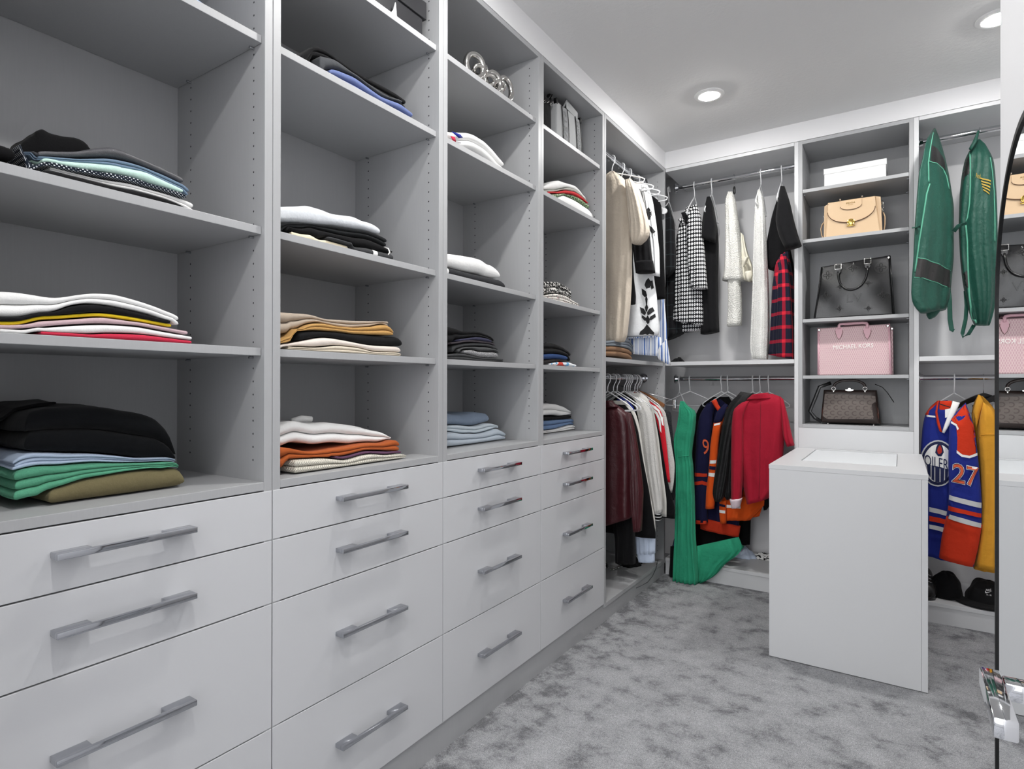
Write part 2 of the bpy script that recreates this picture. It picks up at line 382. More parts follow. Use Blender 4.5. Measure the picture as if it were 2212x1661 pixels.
# lever handle of the opened door beside the camera
dr = bpy.data.objects.new('door_1', None); COL.objects.link(dr); dr.location = (1.40, .40, 0); WORLD['door_1'] = Vector((1.40, .40, 0)); dr['kind'] = 'structure'
BX(1.386, 1.426, -.06, .748, .01, 2.03, .002).build('door_leaf', PAINT, dr)
m = MB(); m.box(1.336, 1.352, .600, .702, .943, .960, .0018)
m.box(1.352, 1.386, .678, .696, .9425, .9585, .0015)
m.lathe([(.026, 0), (.026, .006), (.022, .008)][::-1], (1.386 - .0082, .687, .951), 'x', 28)
m.build('lever', CHROME, dr, 30)
PILES = [('second shelf of the nearest unit', 1.606, [('bundled_trousers', 'black bundled trousers slumped at the left edge beside the polka dot stack', 'trousers', 'black', 0.332, 0.399, -0.1, [(0.332, 1.658), (0.363, 1.665), (0.376, 1.665), (0.399, 1.664)], {'k': 2, 'w': 0.006, 'hm': 0.3}),
 ('folded_shirt', 'black folded shirt at the bottom of the stack with the polka dot shirt', 'shirt', 'black2', 0.422, 0.681, -0.045, [(0.422, 1.617), (0.428, 1.621), (0.442, 1.623), (0.479, 1.623), (0.518, 1.623), (0.548, 1.623), (0.585, 1.626), (0.621, 1.626), (0.659, 1.624), (0.68, 1.617)], {'k': 1}),
 ('folded_shirt', 'white shirt with a pointed collar under the navy polka dot shirt', 'shirt', 'white', 0.437, 0.705, -0.055, [(0.437, 1.626), (0.483, 1.631), (0.535, 1.635), (0.572, 1.64), (0.608, 1.638), (0.645, 1.638), (0.682, 1.636), (0.705, 1.633)], {'k': 2}),
 ('folded_shirt', 'navy polka dot folded shirt in the stack under the mint garment', 'shirt', 'dots', 0.404, 0.686, -0.045, [(0.404, 1.619), (0.407, 1.622), (0.417, 1.627), (0.442, 1.631), (0.487, 1.638), (0.534, 1.648), (0.576, 1.652), (0.621, 1.647), (0.659, 1.646), (0.685, 1.644)], {'k': 2, 'hm': 0.03}),
 ('folded_trousers', 'pale mint folded trousers between polka dot and denim layers', 'trousers', 'mint', 0.422, 0.677, -0.045, [(0.422, 1.635), (0.431, 1.64), (0.471, 1.65), (0.502, 1.658), (0.547, 1.668), (0.571, 1.669), (0.603, 1.673), (0.64, 1.664), (0.677, 1.655)], {'k': 1, 'notch': 0.53}),
 ('folded_shirt', 'dusty blue denim folded shirt under the charcoal leather trousers', 'shirt', 'dusty', 0.419, 0.697, -0.06, [(0.419, 1.637), (0.428, 1.646), (0.477, 1.661), (0.537, 1.682), (0.574, 1.686), (0.603, 1.685), (0.647, 1.679), (0.687, 1.67), (0.697, 1.663)], {'k': 2}),
 ('folded_trousers', 'charcoal faux leather folded trousers at the front of the top shelf stack', 'trousers', 'leatherg', 0.42, 0.687, -0.06, [(0.42, 1.657), (0.43, 1.661), (0.477, 1.675), (0.508, 1.692), (0.538, 1.706), (0.548, 1.709), (0.583, 1.704), (0.628, 1.699), (0.687, 1.687)], {'k': 1, 'notch': 0.48}),
 ('bundled_jacket', 'black bundled jacket heaped at the back above the charcoal trousers', 'jacket', 'black', 0.432, 0.561, -0.2, [(0.432, 1.696), (0.441, 1.712), (0.453, 1.729), (0.462, 1.746), (0.475, 1.757), (0.487, 1.752), (0.51, 1.753), (0.54, 1.759), (0.549, 1.755), (0.561, 1.741)], {'d': 0.17, 'k': 1, 'w': 0.008, 'hm': 0.3})]),
 ('third shelf of the nearest unit', 1.313, [('folded_shirt', 'crimson folded shirt at the bottom of the nearest middle stack', 'shirt', 'crimson', 0.427, 0.704, -0.06, [(0.427, 1.317), (0.463, 1.321), (0.509, 1.323), (0.533, 1.327), (0.575, 1.329), (0.611, 1.329), (0.668, 1.325), (0.704, 1.323)], {'k': 1}),
 ('folded_shirt', 'white folded shirt directly above the crimson one', 'shirt', 'white', 0.347, 0.705, -0.06, [(0.347, 1.315), (0.366, 1.318), (0.399, 1.323), (0.411, 1.325), (0.462, 1.335), (0.509, 1.342), (0.541, 1.345), (0.593, 1.345), (0.648, 1.338), (0.705, 1.332)], {'k': 1}),
 ('folded_shirt', 'dusty mauve pink folded shirt under a thin yellow layer', 'shirt', 'mauve', 0.347, 0.698, -0.06, [(0.347, 1.319), (0.379, 1.324), (0.399, 1.329), (0.419, 1.342), (0.442, 1.344), (0.493, 1.353), (0.525, 1.359), (0.558, 1.357), (0.611, 1.353), (0.668, 1.346), (0.698, 1.344)], {'k': 1}),
 ('folded_shirt', 'thin bright yellow folded shirt between mauve and black', 'shirt', 'yellow', 0.342, 0.661, -0.065, [(0.342, 1.333), (0.375, 1.336), (0.404, 1.336), (0.435, 1.347), (0.445, 1.353), (0.479, 1.359), (0.526, 1.368), (0.56, 1.365), (0.595, 1.36), (0.632, 1.352), (0.66, 1.35)], {'k': 1}),
 ('folded_shirt', 'black folded shirt under the crowning white shirt of the nearest middle stack', 'shirt', 'black2', 0.341, 0.657, -0.06, [(0.341, 1.338), (0.379, 1.34), (0.406, 1.341), (0.419, 1.344), (0.442, 1.355), (0.465, 1.372), (0.501, 1.383), (0.541, 1.383), (0.584, 1.378), (0.62, 1.371), (0.648, 1.362), (0.657, 1.351)], {'k': 1}),
 ('folded_shirt', 'large white folded shirt crowning the nearest middle stack', 'shirt', 'white', 0.335, 0.674, -0.06, [(0.335, 1.384), (0.358, 1.389), (0.397, 1.392), (0.422, 1.389), (0.448, 1.387), (0.477, 1.396), (0.508, 1.405), (0.549, 1.408), (0.593, 1.4), (0.629, 1.391), (0.673, 1.376)], {'k': 2, 'w': 0.004})]),
 ('bottom shelf of the nearest unit', 0.99, [('folded_sweater', 'olive green folded sweatshirt at the bottom beneath the bright green shirt', 'sweater', 'olive', 0.448, 0.701, -0.085, [(0.448, 1.017), (0.463, 1.021), (0.503, 1.03), (0.552, 1.034), (0.604, 1.037), (0.642, 1.035), (0.657, 1.031), (0.681, 1.036), (0.693, 1.032), (0.701, 1.015)], {'k': 1, 'w': 0.005, 'd': 0.3}),
 ('folded_shirt', 'kelly green crumpled folded shirt under pale blue jeans', 'shirt', 'kelly', 0.395, 0.692, -0.09, [(0.395, 1.062), (0.415, 1.066), (0.432, 1.068), (0.447, 1.066), (0.473, 1.063), (0.505, 1.062), (0.554, 1.06), (0.625, 1.053), (0.683, 1.05), (0.692, 1.041)], {'k': 3, 'w': 0.006}),
 ('folded_jeans', 'pale blue folded jeans between the green shirt and the black jacket', 'jeans', 'paleblue', 0.396, 0.69, -0.1, [(0.396, 1.08), (0.416, 1.095), (0.433, 1.092), (0.486, 1.084), (0.524, 1.081), (0.566, 1.074), (0.611, 1.064), (0.668, 1.052), (0.69, 1.049)], {'k': 3}),
 ('folded_jacket', 'bulky black padded folded jacket crowning the bottom nearest stack', 'jacket', 'navyblack', 0.416, 0.695, -0.11, [(0.416, 1.145), (0.418, 1.161), (0.424, 1.169), (0.45, 1.176), (0.512, 1.18), (0.562, 1.176), (0.597, 1.165), (0.634, 1.158), (0.667, 1.142), (0.679, 1.126), (0.687, 1.092), (0.695, 1.066)], {'k': 2, 'w': 0.007, 'd': 0.28, 'r': 0.03, 'hm': 0.13}),
 ('draped_sleeve_shirt', 'black shirt slumping down the left of the pale blue jeans', 'shirt', 'black', 0.397, 0.499, -0.2, [(0.397, 1.039), (0.414, 1.069), (0.427, 1.086), (0.449, 1.11), (0.472, 1.12), (0.499, 1.119)], {'k': 1, 'd': 0.18, 'w': 0.006, 'hm': 0.4})]),
 ('top shelf of the nearest unit', 2.068, [('folded_shirt', 'light blue folded shirt on the highest visible shelf edge', 'shirt', 'lightblue', 0.615, 0.728, -0.05, [(0.615, 2.1), (0.683, 2.104), (0.714, 2.097), (0.727, 2.096)], {'k': 2})]),
 ('upper shelf of the second unit', 2.068, [('folded_trousers', 'periwinkle blue folded trousers at the bottom of the upper second stack', 'trousers', 'peri', 1.069, 1.404, -0.04, [(1.069, 2.094), (1.09, 2.108), (1.162, 2.117), (1.267, 2.102), (1.354, 2.116), (1.402, 2.107)], {'k': 2}),
 ('folded_trousers', 'charcoal folded trousers between black and periwinkle layers', 'trousers', 'charcoal', 1.036, 1.355, -0.04, [(1.036, 2.121), (1.049, 2.126), (1.09, 2.137), (1.188, 2.12), (1.295, 2.117), (1.354, 2.115)], {'k': 1}),
 ('folded_trousers', 'black folded trousers on top of the periwinkle pair', 'trousers', 'black', 0.995, 1.391, -0.06, [(0.995, 2.108), (1.016, 2.125), (1.034, 2.155), (1.079, 2.161), (1.106, 2.155), (1.206, 2.146), (1.315, 2.153), (1.389, 2.149)], {'k': 2, 'hm': 0.06})]),
 ('second shelf of the second unit', 1.606, [('folded_shirt', 'cream folded shirt peeking out flat under black clothes', 'shirt', 'cream', 0.953, 1.142, -0.045, [(0.953, 1.625), (0.975, 1.623), (1.009, 1.628), (1.017, 1.629), (1.038, 1.62), (1.069, 1.625), (1.122, 1.624), (1.142, 1.624)], {'k': 1}),
 ('folded_shirt', 'charcoal folded sports shirt with one white stripe on its edge', 'shirt', 'stripe1', 1.065, 1.318, -0.04, [(1.065, 1.614), (1.124, 1.62), (1.162, 1.623), (1.208, 1.63), (1.261, 1.629), (1.316, 1.631)], {'k': 1}),
 ('folded_trousers', 'black folded track trousers with a white piping loop', 'trousers', 'black', 0.938, 1.314, -0.045, [(0.938, 1.621), (0.962, 1.635), (0.994, 1.637), (1.009, 1.65), (1.028, 1.648), (1.09, 1.648), (1.155, 1.652), (1.213, 1.659), (1.249, 1.655), (1.286, 1.648), (1.312, 1.638)], {'k': 1, 'w': 0.005}),
 ('folded_jeans', 'black denim folded jeans under the pale grey jeans', 'jeans', 'blackdenim', 0.912, 1.293, -0.045, [(0.912, 1.634), (0.982, 1.653), (1.017, 1.658), (1.04, 1.661), (1.09, 1.67), (1.155, 1.676), (1.213, 1.682), (1.261, 1.68), (1.291, 1.675)], {'k': 2}),
 ('folded_jeans', 'pale grey washed folded jeans on top, crumpled at its left end', 'jeans', 'palegrey', 0.91, 1.273, -0.05, [(0.91, 1.679), (0.938, 1.689), (0.962, 1.695), (0.984, 1.701), (1.007, 1.71), (1.038, 1.709), (1.062, 1.71), (1.083, 1.706), (1.111, 1.707), (1.177, 1.716), (1.205, 1.71), (1.249, 1.713), (1.272, 1.703)], {'k': 1, 'w': 0.007})]),
 ('third shelf of the second unit', 1.313, [('folded_trousers', 'beige folded trousers lying lowest in the taupe and ivory stack', 'trousers', 'beige', 0.944, 1.357, -0.045, [(0.944, 1.318), (0.98, 1.325), (1.006, 1.323), (1.055, 1.327), (1.098, 1.334), (1.154, 1.333), (1.189, 1.331), (1.239, 1.323), (1.344, 1.327), (1.357, 1.322)], {'k': 2}),
 ('folded_trousers', 'ivory folded trousers below the black pair', 'trousers', 'ivory', 0.911, 1.353, -0.045, [(0.911, 1.324), (0.955, 1.332), (1.006, 1.345), (1.024, 1.349), (1.055, 1.355), (1.098, 1.354), (1.142, 1.35), (1.214, 1.343), (1.264, 1.343), (1.344, 1.345), (1.353, 1.34)], {'k': 1}),
 ('folded_trousers', 'black folded trousers between the golden tan and ivory layers', 'trousers', 'black2', 0.974, 1.36, -0.045, [(0.974, 1.362), (1.014, 1.368), (1.098, 1.372), (1.166, 1.371), (1.29, 1.375), (1.344, 1.376), (1.36, 1.368)], {'k': 1}),
 ('folded_trousers', 'golden tan rumpled folded garment', 'trousers', 'tan', 0.918, 1.322, -0.045, [(0.918, 1.333), (0.936, 1.347), (0.955, 1.351), (0.978, 1.361), (0.992, 1.38), (1.006, 1.385), (1.034, 1.391), (1.055, 1.393), (1.098, 1.388), (1.166, 1.39), (1.239, 1.4), (1.293, 1.41), (1.311, 1.404), (1.321, 1.391)], {'k': 2, 'w': 0.006}),
 ('folded_trousers', 'taupe folded trousers on top of the tan garment', 'trousers', 'taupe', 0.916, 1.313, -0.06, [(0.916, 1.412), (0.966, 1.415), (1.025, 1.416), (1.046, 1.412), (1.067, 1.407), (1.11, 1.409), (1.179, 1.412), (1.227, 1.416), (1.313, 1.423)], {'k': 2, 'w': 0.005})]),
 ('bottom shelf of the second unit', 0.99, [('folded_sweater', 'cream waffle knit folded sweater flat at the bottom', 'sweater', 'waffle', 0.958, 1.371, -0.035, [(0.958, 1.027), (1.007, 1.024), (1.069, 1.02), (1.112, 1.011), (1.135, 1.007), (1.205, 1.018), (1.243, 1.016), (1.281, 1.009), (1.363, 1.005), (1.371, 0.998)], {'k': 2, 'd': 0.3}),
 ('folded_shirt', 'plum purple folded shirt above the waffle knit', 'shirt', 'plum', 1.098, 1.361, -0.045, [(1.098, 1.017), (1.143, 1.02), (1.202, 1.027), (1.265, 1.022), (1.34, 1.013), (1.359, 1.005)], {'k': 1}),
 ('folded_shirt', 'rust orange folded shirt beneath the white top', 'shirt', 'rust', 0.913, 1.352, -0.05, [(0.913, 1.068), (0.959, 1.058), (1.018, 1.042), (1.109, 1.044), (1.147, 1.045), (1.219, 1.048), (1.296, 1.042), (1.323, 1.051), (1.339, 1.052), (1.35, 1.043)], {'k': 2, 'w': 0.004}),
 ('folded_shirt', 'off-white long folded top with a care tag above the rust shirt', 'shirt', 'white', 0.927, 1.345, -0.075, [(0.927, 1.11), (0.987, 1.128), (1.007, 1.123), (1.05, 1.113), (1.079, 1.114), (1.121, 1.114), (1.169, 1.107), (1.217, 1.098), (1.255, 1.086), (1.307, 1.077), (1.334, 1.062), (1.345, 1.047)], {'k': 2, 'w': 0.005, 'd': 0.3})]),
 ('upper shelf of the third unit', 2.068, [('folded_shirt', 'white folded sweatshirt with a small blue print beneath the chain ornament', 'shirt', 'white', 1.519, 1.923, -0.04, [(1.519, 2.082), (1.577, 2.108), (1.647, 2.131), (1.695, 2.148), (1.736, 2.155), (1.799, 2.155), (1.854, 2.141), (1.905, 2.118), (1.923, 2.111)], {'k': 2, 'w': 0.004})]),
 ('second shelf of the third unit', 1.606, [('folded_shirt', 'black folded shirt with white sleeve stripes under a white sweatshirt', 'shirt', 'stripe2', 1.526, 1.941, -0.045, [(1.526, 1.633), (1.581, 1.636), (1.647, 1.639), (1.741, 1.639), (1.897, 1.642), (1.919, 1.643), (1.941, 1.631)], {'k': 1}),
 ('folded_sweater', 'thick white folded sweatshirt above the striped black shirt', 'sweater', 'white', 1.522, 1.904, -0.045, [(1.522, 1.671), (1.578, 1.683), (1.611, 1.69), (1.67, 1.696), (1.741, 1.702), (1.801, 1.702), (1.837, 1.692), (1.864, 1.695), (1.897, 1.68), (1.903, 1.669)], {'k': 1, 'w': 0.004, 'r': 0.02})]),
 ('third shelf of the third unit', 1.313, [('folded_shirt', 'dark grey crumpled folded shirt at the bottom of the dark stack', 'shirt', 'darkgrey', 1.583, 1.937, -0.05, [(1.583, 1.331), (1.642, 1.338), (1.678, 1.339), (1.721, 1.335), (1.774, 1.33), (1.834, 1.328), (1.876, 1.329), (1.937, 1.329)], {'k': 2, 'w': 0.005}),
 ('folded_shirt', 'marled grey folded knit within the dark stack', 'sweater', 'marl', 1.682, 1.902, -0.05, [(1.682, 1.349), (1.716, 1.354), (1.738, 1.356), (1.773, 1.351), (1.834, 1.352), (1.876, 1.356), (1.897, 1.352), (1.902, 1.345)], {'k': 1, 'w': 0.005}),
 ('folded_shirt', 'graphite folded shirt directly above the marled knit', 'shirt', 'graphite', 1.649, 1.906, -0.05, [(1.649, 1.353), (1.697, 1.364), (1.754, 1.368), (1.814, 1.37), (1.844, 1.369), (1.887, 1.362), (1.905, 1.354)], {'k': 1}),
 ('folded_shirt', 'dark olive-grey folded shirt in the middle of the dark stack', 'shirt', 'darkgrey', 1.616, 1.899, -0.05, [(1.616, 1.365), (1.651, 1.37), (1.678, 1.376), (1.754, 1.381), (1.834, 1.384), (1.876, 1.38), (1.897, 1.367)], {'k': 1}),
 ('folded_shirt', 'thin dark plum-grey folded shirt below the navy layer', 'shirt', 'plumgrey', 1.61, 1.88, -0.05, [(1.61, 1.368), (1.669, 1.379), (1.731, 1.388), (1.793, 1.389), (1.851, 1.388), (1.88, 1.38)], {'k': 1}),
 ('folded_shirt', 'dark navy folded shirt near the top of the dark stack', 'shirt', 'navy', 1.655, 1.855, -0.05, [(1.655, 1.386), (1.678, 1.391), (1.754, 1.404), (1.793, 1.406), (1.834, 1.404), (1.855, 1.397)], {'k': 1}),
 ('folded_shirt', 'black folded shirt topping the dark stack and drooping left', 'shirt', 'black', 1.588, 1.884, -0.06, [(1.588, 1.437), (1.598, 1.436), (1.637, 1.431), (1.691, 1.422), (1.728, 1.425), (1.787, 1.428), (1.827, 1.422), (1.858, 1.418), (1.884, 1.406)], {'k': 2, 'w': 0.005, 'hm': 0.14})]),
 ('bottom shelf of the third unit', 0.99, [('folded_jeans', 'pale blue folded jeans at the bottom of the denim stack', 'jeans', 'skydenim', 1.672, 2.074, -0.13, [(1.672, 1.049), (1.712, 1.048), (1.761, 1.039), (1.84, 1.033), (1.881, 1.029), (1.924, 1.028), (1.99, 1.034), (2.013, 1.041), (2.048, 1.032), (2.072, 1.02)], {'k': 2, 'w': 0.006, 'd': 0.25}),
 ('folded_jeans', 'ice blue folded jeans in the middle of the denim stack', 'jeans', 'icedenim', 1.691, 2.031, -0.14, [(1.691, 1.072), (1.751, 1.071), (1.77, 1.07), (1.833, 1.062), (1.874, 1.058), (1.916, 1.06), (1.959, 1.067), (1.993, 1.064), (2.029, 1.053)], {'k': 2, 'd': 0.24}),
 ('folded_jeans', 'mid blue faded folded jeans at the top of the denim stack', 'jeans', 'middenim', 1.699, 1.976, -0.15, [(1.699, 1.119), (1.729, 1.117), (1.757, 1.111), (1.806, 1.108), (1.846, 1.109), (1.866, 1.114), (1.895, 1.115), (1.969, 1.108), (1.975, 1.101)], {'k': 1, 'd': 0.23, 'r': 0.02})]),
 ('upper shelf of the fourth unit', 2.068, [('folded_shirt', 'white folded shirt at the bottom of the stack holding a red layer', 'shirt', 'white', 2.352, 2.747, -0.045, [(2.352, 2.08), (2.44, 2.124), (2.525, 2.13), (2.614, 2.129), (2.708, 2.123), (2.742, 2.112)], {'k': 1}),
 ('folded_shirt', 'green leaf print folded shirt below the red one', 'shirt', 'greenprint', 2.314, 2.716, -0.05, [(2.314, 2.093), (2.409, 2.121), (2.535, 2.149), (2.624, 2.153), (2.713, 2.146)], {'k': 1}),
 ('folded_shirt', 'bright red folded shirt inside the stack on the fourth upper shelf', 'shirt', 'red', 2.277, 2.701, -0.05, [(2.277, 2.087), (2.409, 2.131), (2.458, 2.151), (2.561, 2.172), (2.624, 2.169), (2.699, 2.152)], {'k': 1}),
 ('folded_shirt', 'light grey folded shirt right above the red layer', 'shirt', 'midgrey', 2.263, 2.681, -0.055, [(2.263, 2.097), (2.418, 2.144), (2.501, 2.177), (2.588, 2.189), (2.681, 2.173)], {'k': 1}),
 ('folded_shirt', 'white soft folded shirt topping the stack with the red layer', 'shirt', 'white', 2.228, 2.698, -0.06, [(2.228, 2.101), (2.283, 2.124), (2.347, 2.161), (2.427, 2.193), (2.51, 2.201), (2.58, 2.211), (2.644, 2.198), (2.695, 2.171)], {'k': 1, 'w': 0.005})]),
 ('second shelf of the fourth unit', 1.606, [('folded_shirt', 'white floral folded blouse under the black and white print', 'shirt', 'whitefloral', 2.23, 2.595, -0.05, [(2.23, 1.617), (2.315, 1.638), (2.389, 1.65), (2.467, 1.651), (2.523, 1.638), (2.591, 1.627)], {'k': 3, 'w': 0.003}),
 ('folded_shirt', 'black and white abstract print folded blouse', 'shirt', 'bwprint', 2.223, 2.517, -0.05, [(2.223, 1.681), (2.265, 1.689), (2.315, 1.698), (2.396, 1.706), (2.459, 1.699), (2.507, 1.691), (2.515, 1.673)], {'k': 2, 'w': 0.004})]),
 ('third shelf of the fourth unit', 1.313, [('folded_shirt', 'white folded shirt with red and blue blobs at the stack bottom', 'shirt', 'blobs', 2.308, 2.568, -0.05, [(2.308, 1.322), (2.397, 1.335), (2.508, 1.335), (2.566, 1.325)], {'k': 1}),
 ('folded_shirt', 'dark brown folded shirt below the blue one on the fourth unit', 'shirt', 'espresso', 2.224, 2.479, -0.05, [(2.224, 1.336), (2.28, 1.339), (2.352, 1.344), (2.428, 1.343), (2.475, 1.334)], {'k': 1}),
 ('folded_shirt', 'royal blue folded shirt under a black folded garment', 'shirt', 'royal', 2.224, 2.485, -0.05, [(2.224, 1.36), (2.337, 1.369), (2.428, 1.369), (2.483, 1.363)], {'k': 1}),
 ('folded_shirt', 'black folded hooded top above the royal blue shirt', 'sweater', 'black2', 2.224, 2.517, -0.05, [(2.224, 1.411), (2.269, 1.415), (2.352, 1.417), (2.428, 1.406), (2.516, 1.385)], {'k': 2, 'w': 0.005})]),
 ('bottom shelf of the fourth unit', 0.99, [('folded_towel', 'white folded towel lying lowest beneath the denim shorts', 'towel', 'white', 2.396, 2.791, -0.15, [(2.396, 1.007), (2.55, 1.005), (2.728, 1.018), (2.79, 0.999)], {'k': 2, 'd': 0.22}),
 ('folded_shorts', 'blue denim folded shorts above the white towel', 'shorts', 'middenim2', 2.413, 2.772, -0.16, [(2.413, 1.053), (2.568, 1.05), (2.747, 1.047), (2.771, 1.03)], {'k': 2, 'd': 0.22}),
 ('folded_shorts', 'black folded shorts between denim and frayed white pairs', 'shorts', 'black', 2.429, 2.743, -0.17, [(2.429, 1.07), (2.629, 1.063), (2.738, 1.067)], {'k': 1, 'd': 0.2}),
 ('folded_shorts', 'white frayed folded shorts on top of the small bottom stack', 'shorts', 'white', 2.414, 2.75, -0.17, [(2.414, 1.123), (2.469, 1.131), (2.586, 1.132), (2.674, 1.115), (2.748, 1.087)], {'k': 2, 'd': 0.2, 'w': 0.006})]),
 ('shelf of the hanging unit', 1.372, [('folded_shirt', 'brown folded garment at the bottom below the hanging beige dress', 'shirt', 'brown', 2.947, 3.413, -0.1, [(2.947, 1.44), (3.053, 1.447), (3.203, 1.454), (3.366, 1.447), (3.409, 1.433)], {'k': 2, 'd': 0.2}),
 ('folded_shirt', 'slate blue-grey folded garment below the hanging beige dress', 'shirt', 'slate', 2.947, 3.426, -0.1, [(2.947, 1.462), (3.053, 1.47), (3.203, 1.492), (3.366, 1.508), (3.419, 1.475)], {'k': 3, 'w': 0.005, 'd': 0.2})])]
# ================================================================ cloth materials
for _n, _c, _r, _k in (
    ('black', '0e0e10', 1.0, {}), ('black2', '131315', 1.0, {}), ('white', 'ebebea', .9, dict(vary=.02)), ('mint', 'c5e3d8', .85, {}),
    ('dusty', '71859b', .9, {}), ('leatherg', '4a4a4e', .45, dict(weave=500)), ('crimson', 'c5304a', .9, {}), ('mauve', 'c9aeb4', .9, {}),
    ('yellow', 'f0cf2c', .9, {}), ('olive', '6d6549', .95, dict(fold=14)), ('kelly', '5ba383', .9, dict(vary=.1, fold=26)), ('paleblue', 'b3c3da', .9, {}),
    ('navyblack', '090b0e', 1.0, dict(fold=6)), ('lightblue', '9db8e0', .9, {}), ('peri', '606d98', .9, {}), ('charcoal', '434548', .9, {}),
    ('cream', 'e8dcc0', .9, {}), ('blackdenim', '17191b', 1.0, {}), ('palegrey', 'dadee3', .9, dict(vary=.08, fold=12)), ('beige', 'd8cdbb', .9, {}),
    ('ivory', 'e3d8cf', .9, {}), ('tan', 'bf9458', .85, dict(fold=16, vary=.12)), ('taupe', 'b3a596', .9, {}), ('plum', '5f4059', .9, {}), ('rust', 'ab5628', .9, {}),
    ('darkgrey', '3b3c3e', .95, {}), ('graphite', '4a4b4c', .95, {}), ('plumgrey', '403a40', .95, {}), ('navy', '36364c', .95, {}),
    ('skydenim', 'c6d1dc', .95, dict(vary=.06)), ('icedenim', 'cbd6de', .95, {}), ('middenim', '8594a8', .95, dict(vary=.16, fold=11)), ('middenim2', '6d86ab', .95, dict(vary=.16, fold=22)),
    ('red', 'c32a30', .9, {}), ('midgrey', 'a5a59e', .9, {}), ('espresso', '1f1a1b', .95, {}), ('royal', '25406f', .9, dict(vary=.12)),
    ('brown', '8a6a50', .9, {}), ('slate', '7b838b', .9, dict(fold=14)), ('beige_linen', 'cfc3b3', .95, dict(weave=650, fold=16, bump=.5)),
    ('burgundy_leather', '45191f', .35, dict(weave=300, fold=7, sheen=0)), ('off_white', 'dedcd6', .95, {}), ('scarlet', 'd0202f', .9, {}),
    ('emerald', '2f9673', .9, dict(fold=10, bump=.45)), ('ink_navy', '17183a', .9, {}), ('orange', 'e0561a', .9, {}), ('red_orange', 'c93a20', .9, {}),
    ('carmine', 'a31a30', .9, {}), ('blush', 'e6d2da', .9, {}), ('royal_blue', '22308a', .85, {}), ('jersey_red', 'd0381c', .85, {}),
    ('marigold', 'd79a33', .95, {}), ('black_puffer', '101012', .5, dict(fold=14)), ('ivory_chiffon', 'e9e4d3', .8, {}), ('bag_green', '164c3f', .5, dict(fold=12, weave=400, bump=.5)),
    ('bag_black', '1c1a1a', .4, {}), ('gold_thread', 'b59a3e', .5, {}), ('cool_white', 'c9d6ea', .9, {}), ('denim_dark', '3f5270', .95, dict(vary=.3, fold=60)), ('mint_trim', '5fa58c', .7, {})):
    fabric(_n, _c, _r, **_k)
def patterned(name, base, fn, rough=.9):
    m = fabric(name, base, rough, vary=0); t = NT(m)
    for l in list(t.b.inputs['Base Color'].links): t.t.links.remove(l)
    u = t.add('UVMap').outputs[0]; s = t.add('SeparateXYZ'); t.link(u, s.inputs[0])
    t.link(fn(t, s.outputs[0], s.outputs[1], u), t.b.inputs['Base Color']); return m
def p_dots(t, u, v, uv):
    """small round dots on a diagonal grid, in metres of cloth"""
    P = .0076; d = None
    for off in (0., .5):
        a = t.math('SUBTRACT', t.math('FRACT', t.math('ADD', t.math('DIVIDE', u, P), off)), .5)
        b = t.math('SUBTRACT', t.math('FRACT', t.math('ADD', t.math('DIVIDE', v, P), off)), .5)
        r = t.math('SQRT', t.math('ADD', t.math('MULTIPLY', a, a), t.math('MULTIPLY', b, b)))
        d = r if d is None else t.math('MINIMUM', d, r)
    return t.mix(t.math('LESS_THAN', d, .19), lin('16202f'), lin('e4e8ec'))
patterned('dots', '16202f', p_dots)
def p_noise(c1, c2, sc, th, c3=None, th2=.6, detail=1):
    def f(t, u, v, uv):
        n = t.noise(sc, detail, uv, .5); o = t.mix(t.math('GREATER_THAN', n, th), lin(c1), lin(c2))
        if c3:
            mp = t.add('Mapping', i={'Location': (3.1, 7.7, 2)}); t.link(uv, mp.inputs[0])
            o = t.mix(t.math('GREATER_THAN', t.noise(sc * .9, detail, mp.outputs[0], .5), th2), o, lin(c3))
        return o
    return f
patterned('greenprint', '2f4a36', p_noise('24402c', 'b9c3a5', 150, .53, '5a7f4e', .56))
patterned('whitefloral', 'dcd7d0', p_noise('dedad4', '2e2c2c', 110, .62, '9c3a40', .68))
patterned('bwprint', '1c1c1c', p_noise('151515', 'd8d6d2', 105, .53))
patterned('blobs', 'e4e6ea', p_noise('e6e8ec', '6ea8d4', 22, .55, 'd24a3a', .6, 0))
patterned('marl', '7d7d7e', p_noise('5c5c5e', 'a6a6a8', 420, .5, None, .6, 3))
def p_bands(cols, edges, axis=0):
    """plain bands across the cloth; edges in metres"""
    def f(t, u, v, uv):
        o = lin(cols[0])
        for c, (a, b) in zip(cols[1:], edges):
            w = u if axis == 0 else v
            k = t.math('MULTIPLY', t.math('GREATER_THAN', w, a), t.math('LESS_THAN', w, b)); o = t.mix(k, o, lin(c))
        return o
    return f
patterned('stripe1', '3a3b3d', p_bands(('3a3b3d', 'eeeeee'), [(1.232, 1.25)]))
patterned('stripe2', '2b2c2f', p_bands(('2b2c2f', 'eeeeee', 'eeeeee'), [(1.535, 1.555), (1.575, 1.59)]))
def p_waffle(t, u, v, uv):
    a = t.math('SINE', t.math('MULTIPLY', u, 900)); b = t.math('SINE', t.math('MULTIPLY', v, 900))
    h = t.math('MULTIPLY', a, b); t.bump(h, .6, .004)
    return t.mix(t.math('MULTIPLY_ADD', h, .5, .5), lin('cfcabb'), lin('e6e2d6'))
patterned('waffle', 'dedacd', p_waffle)
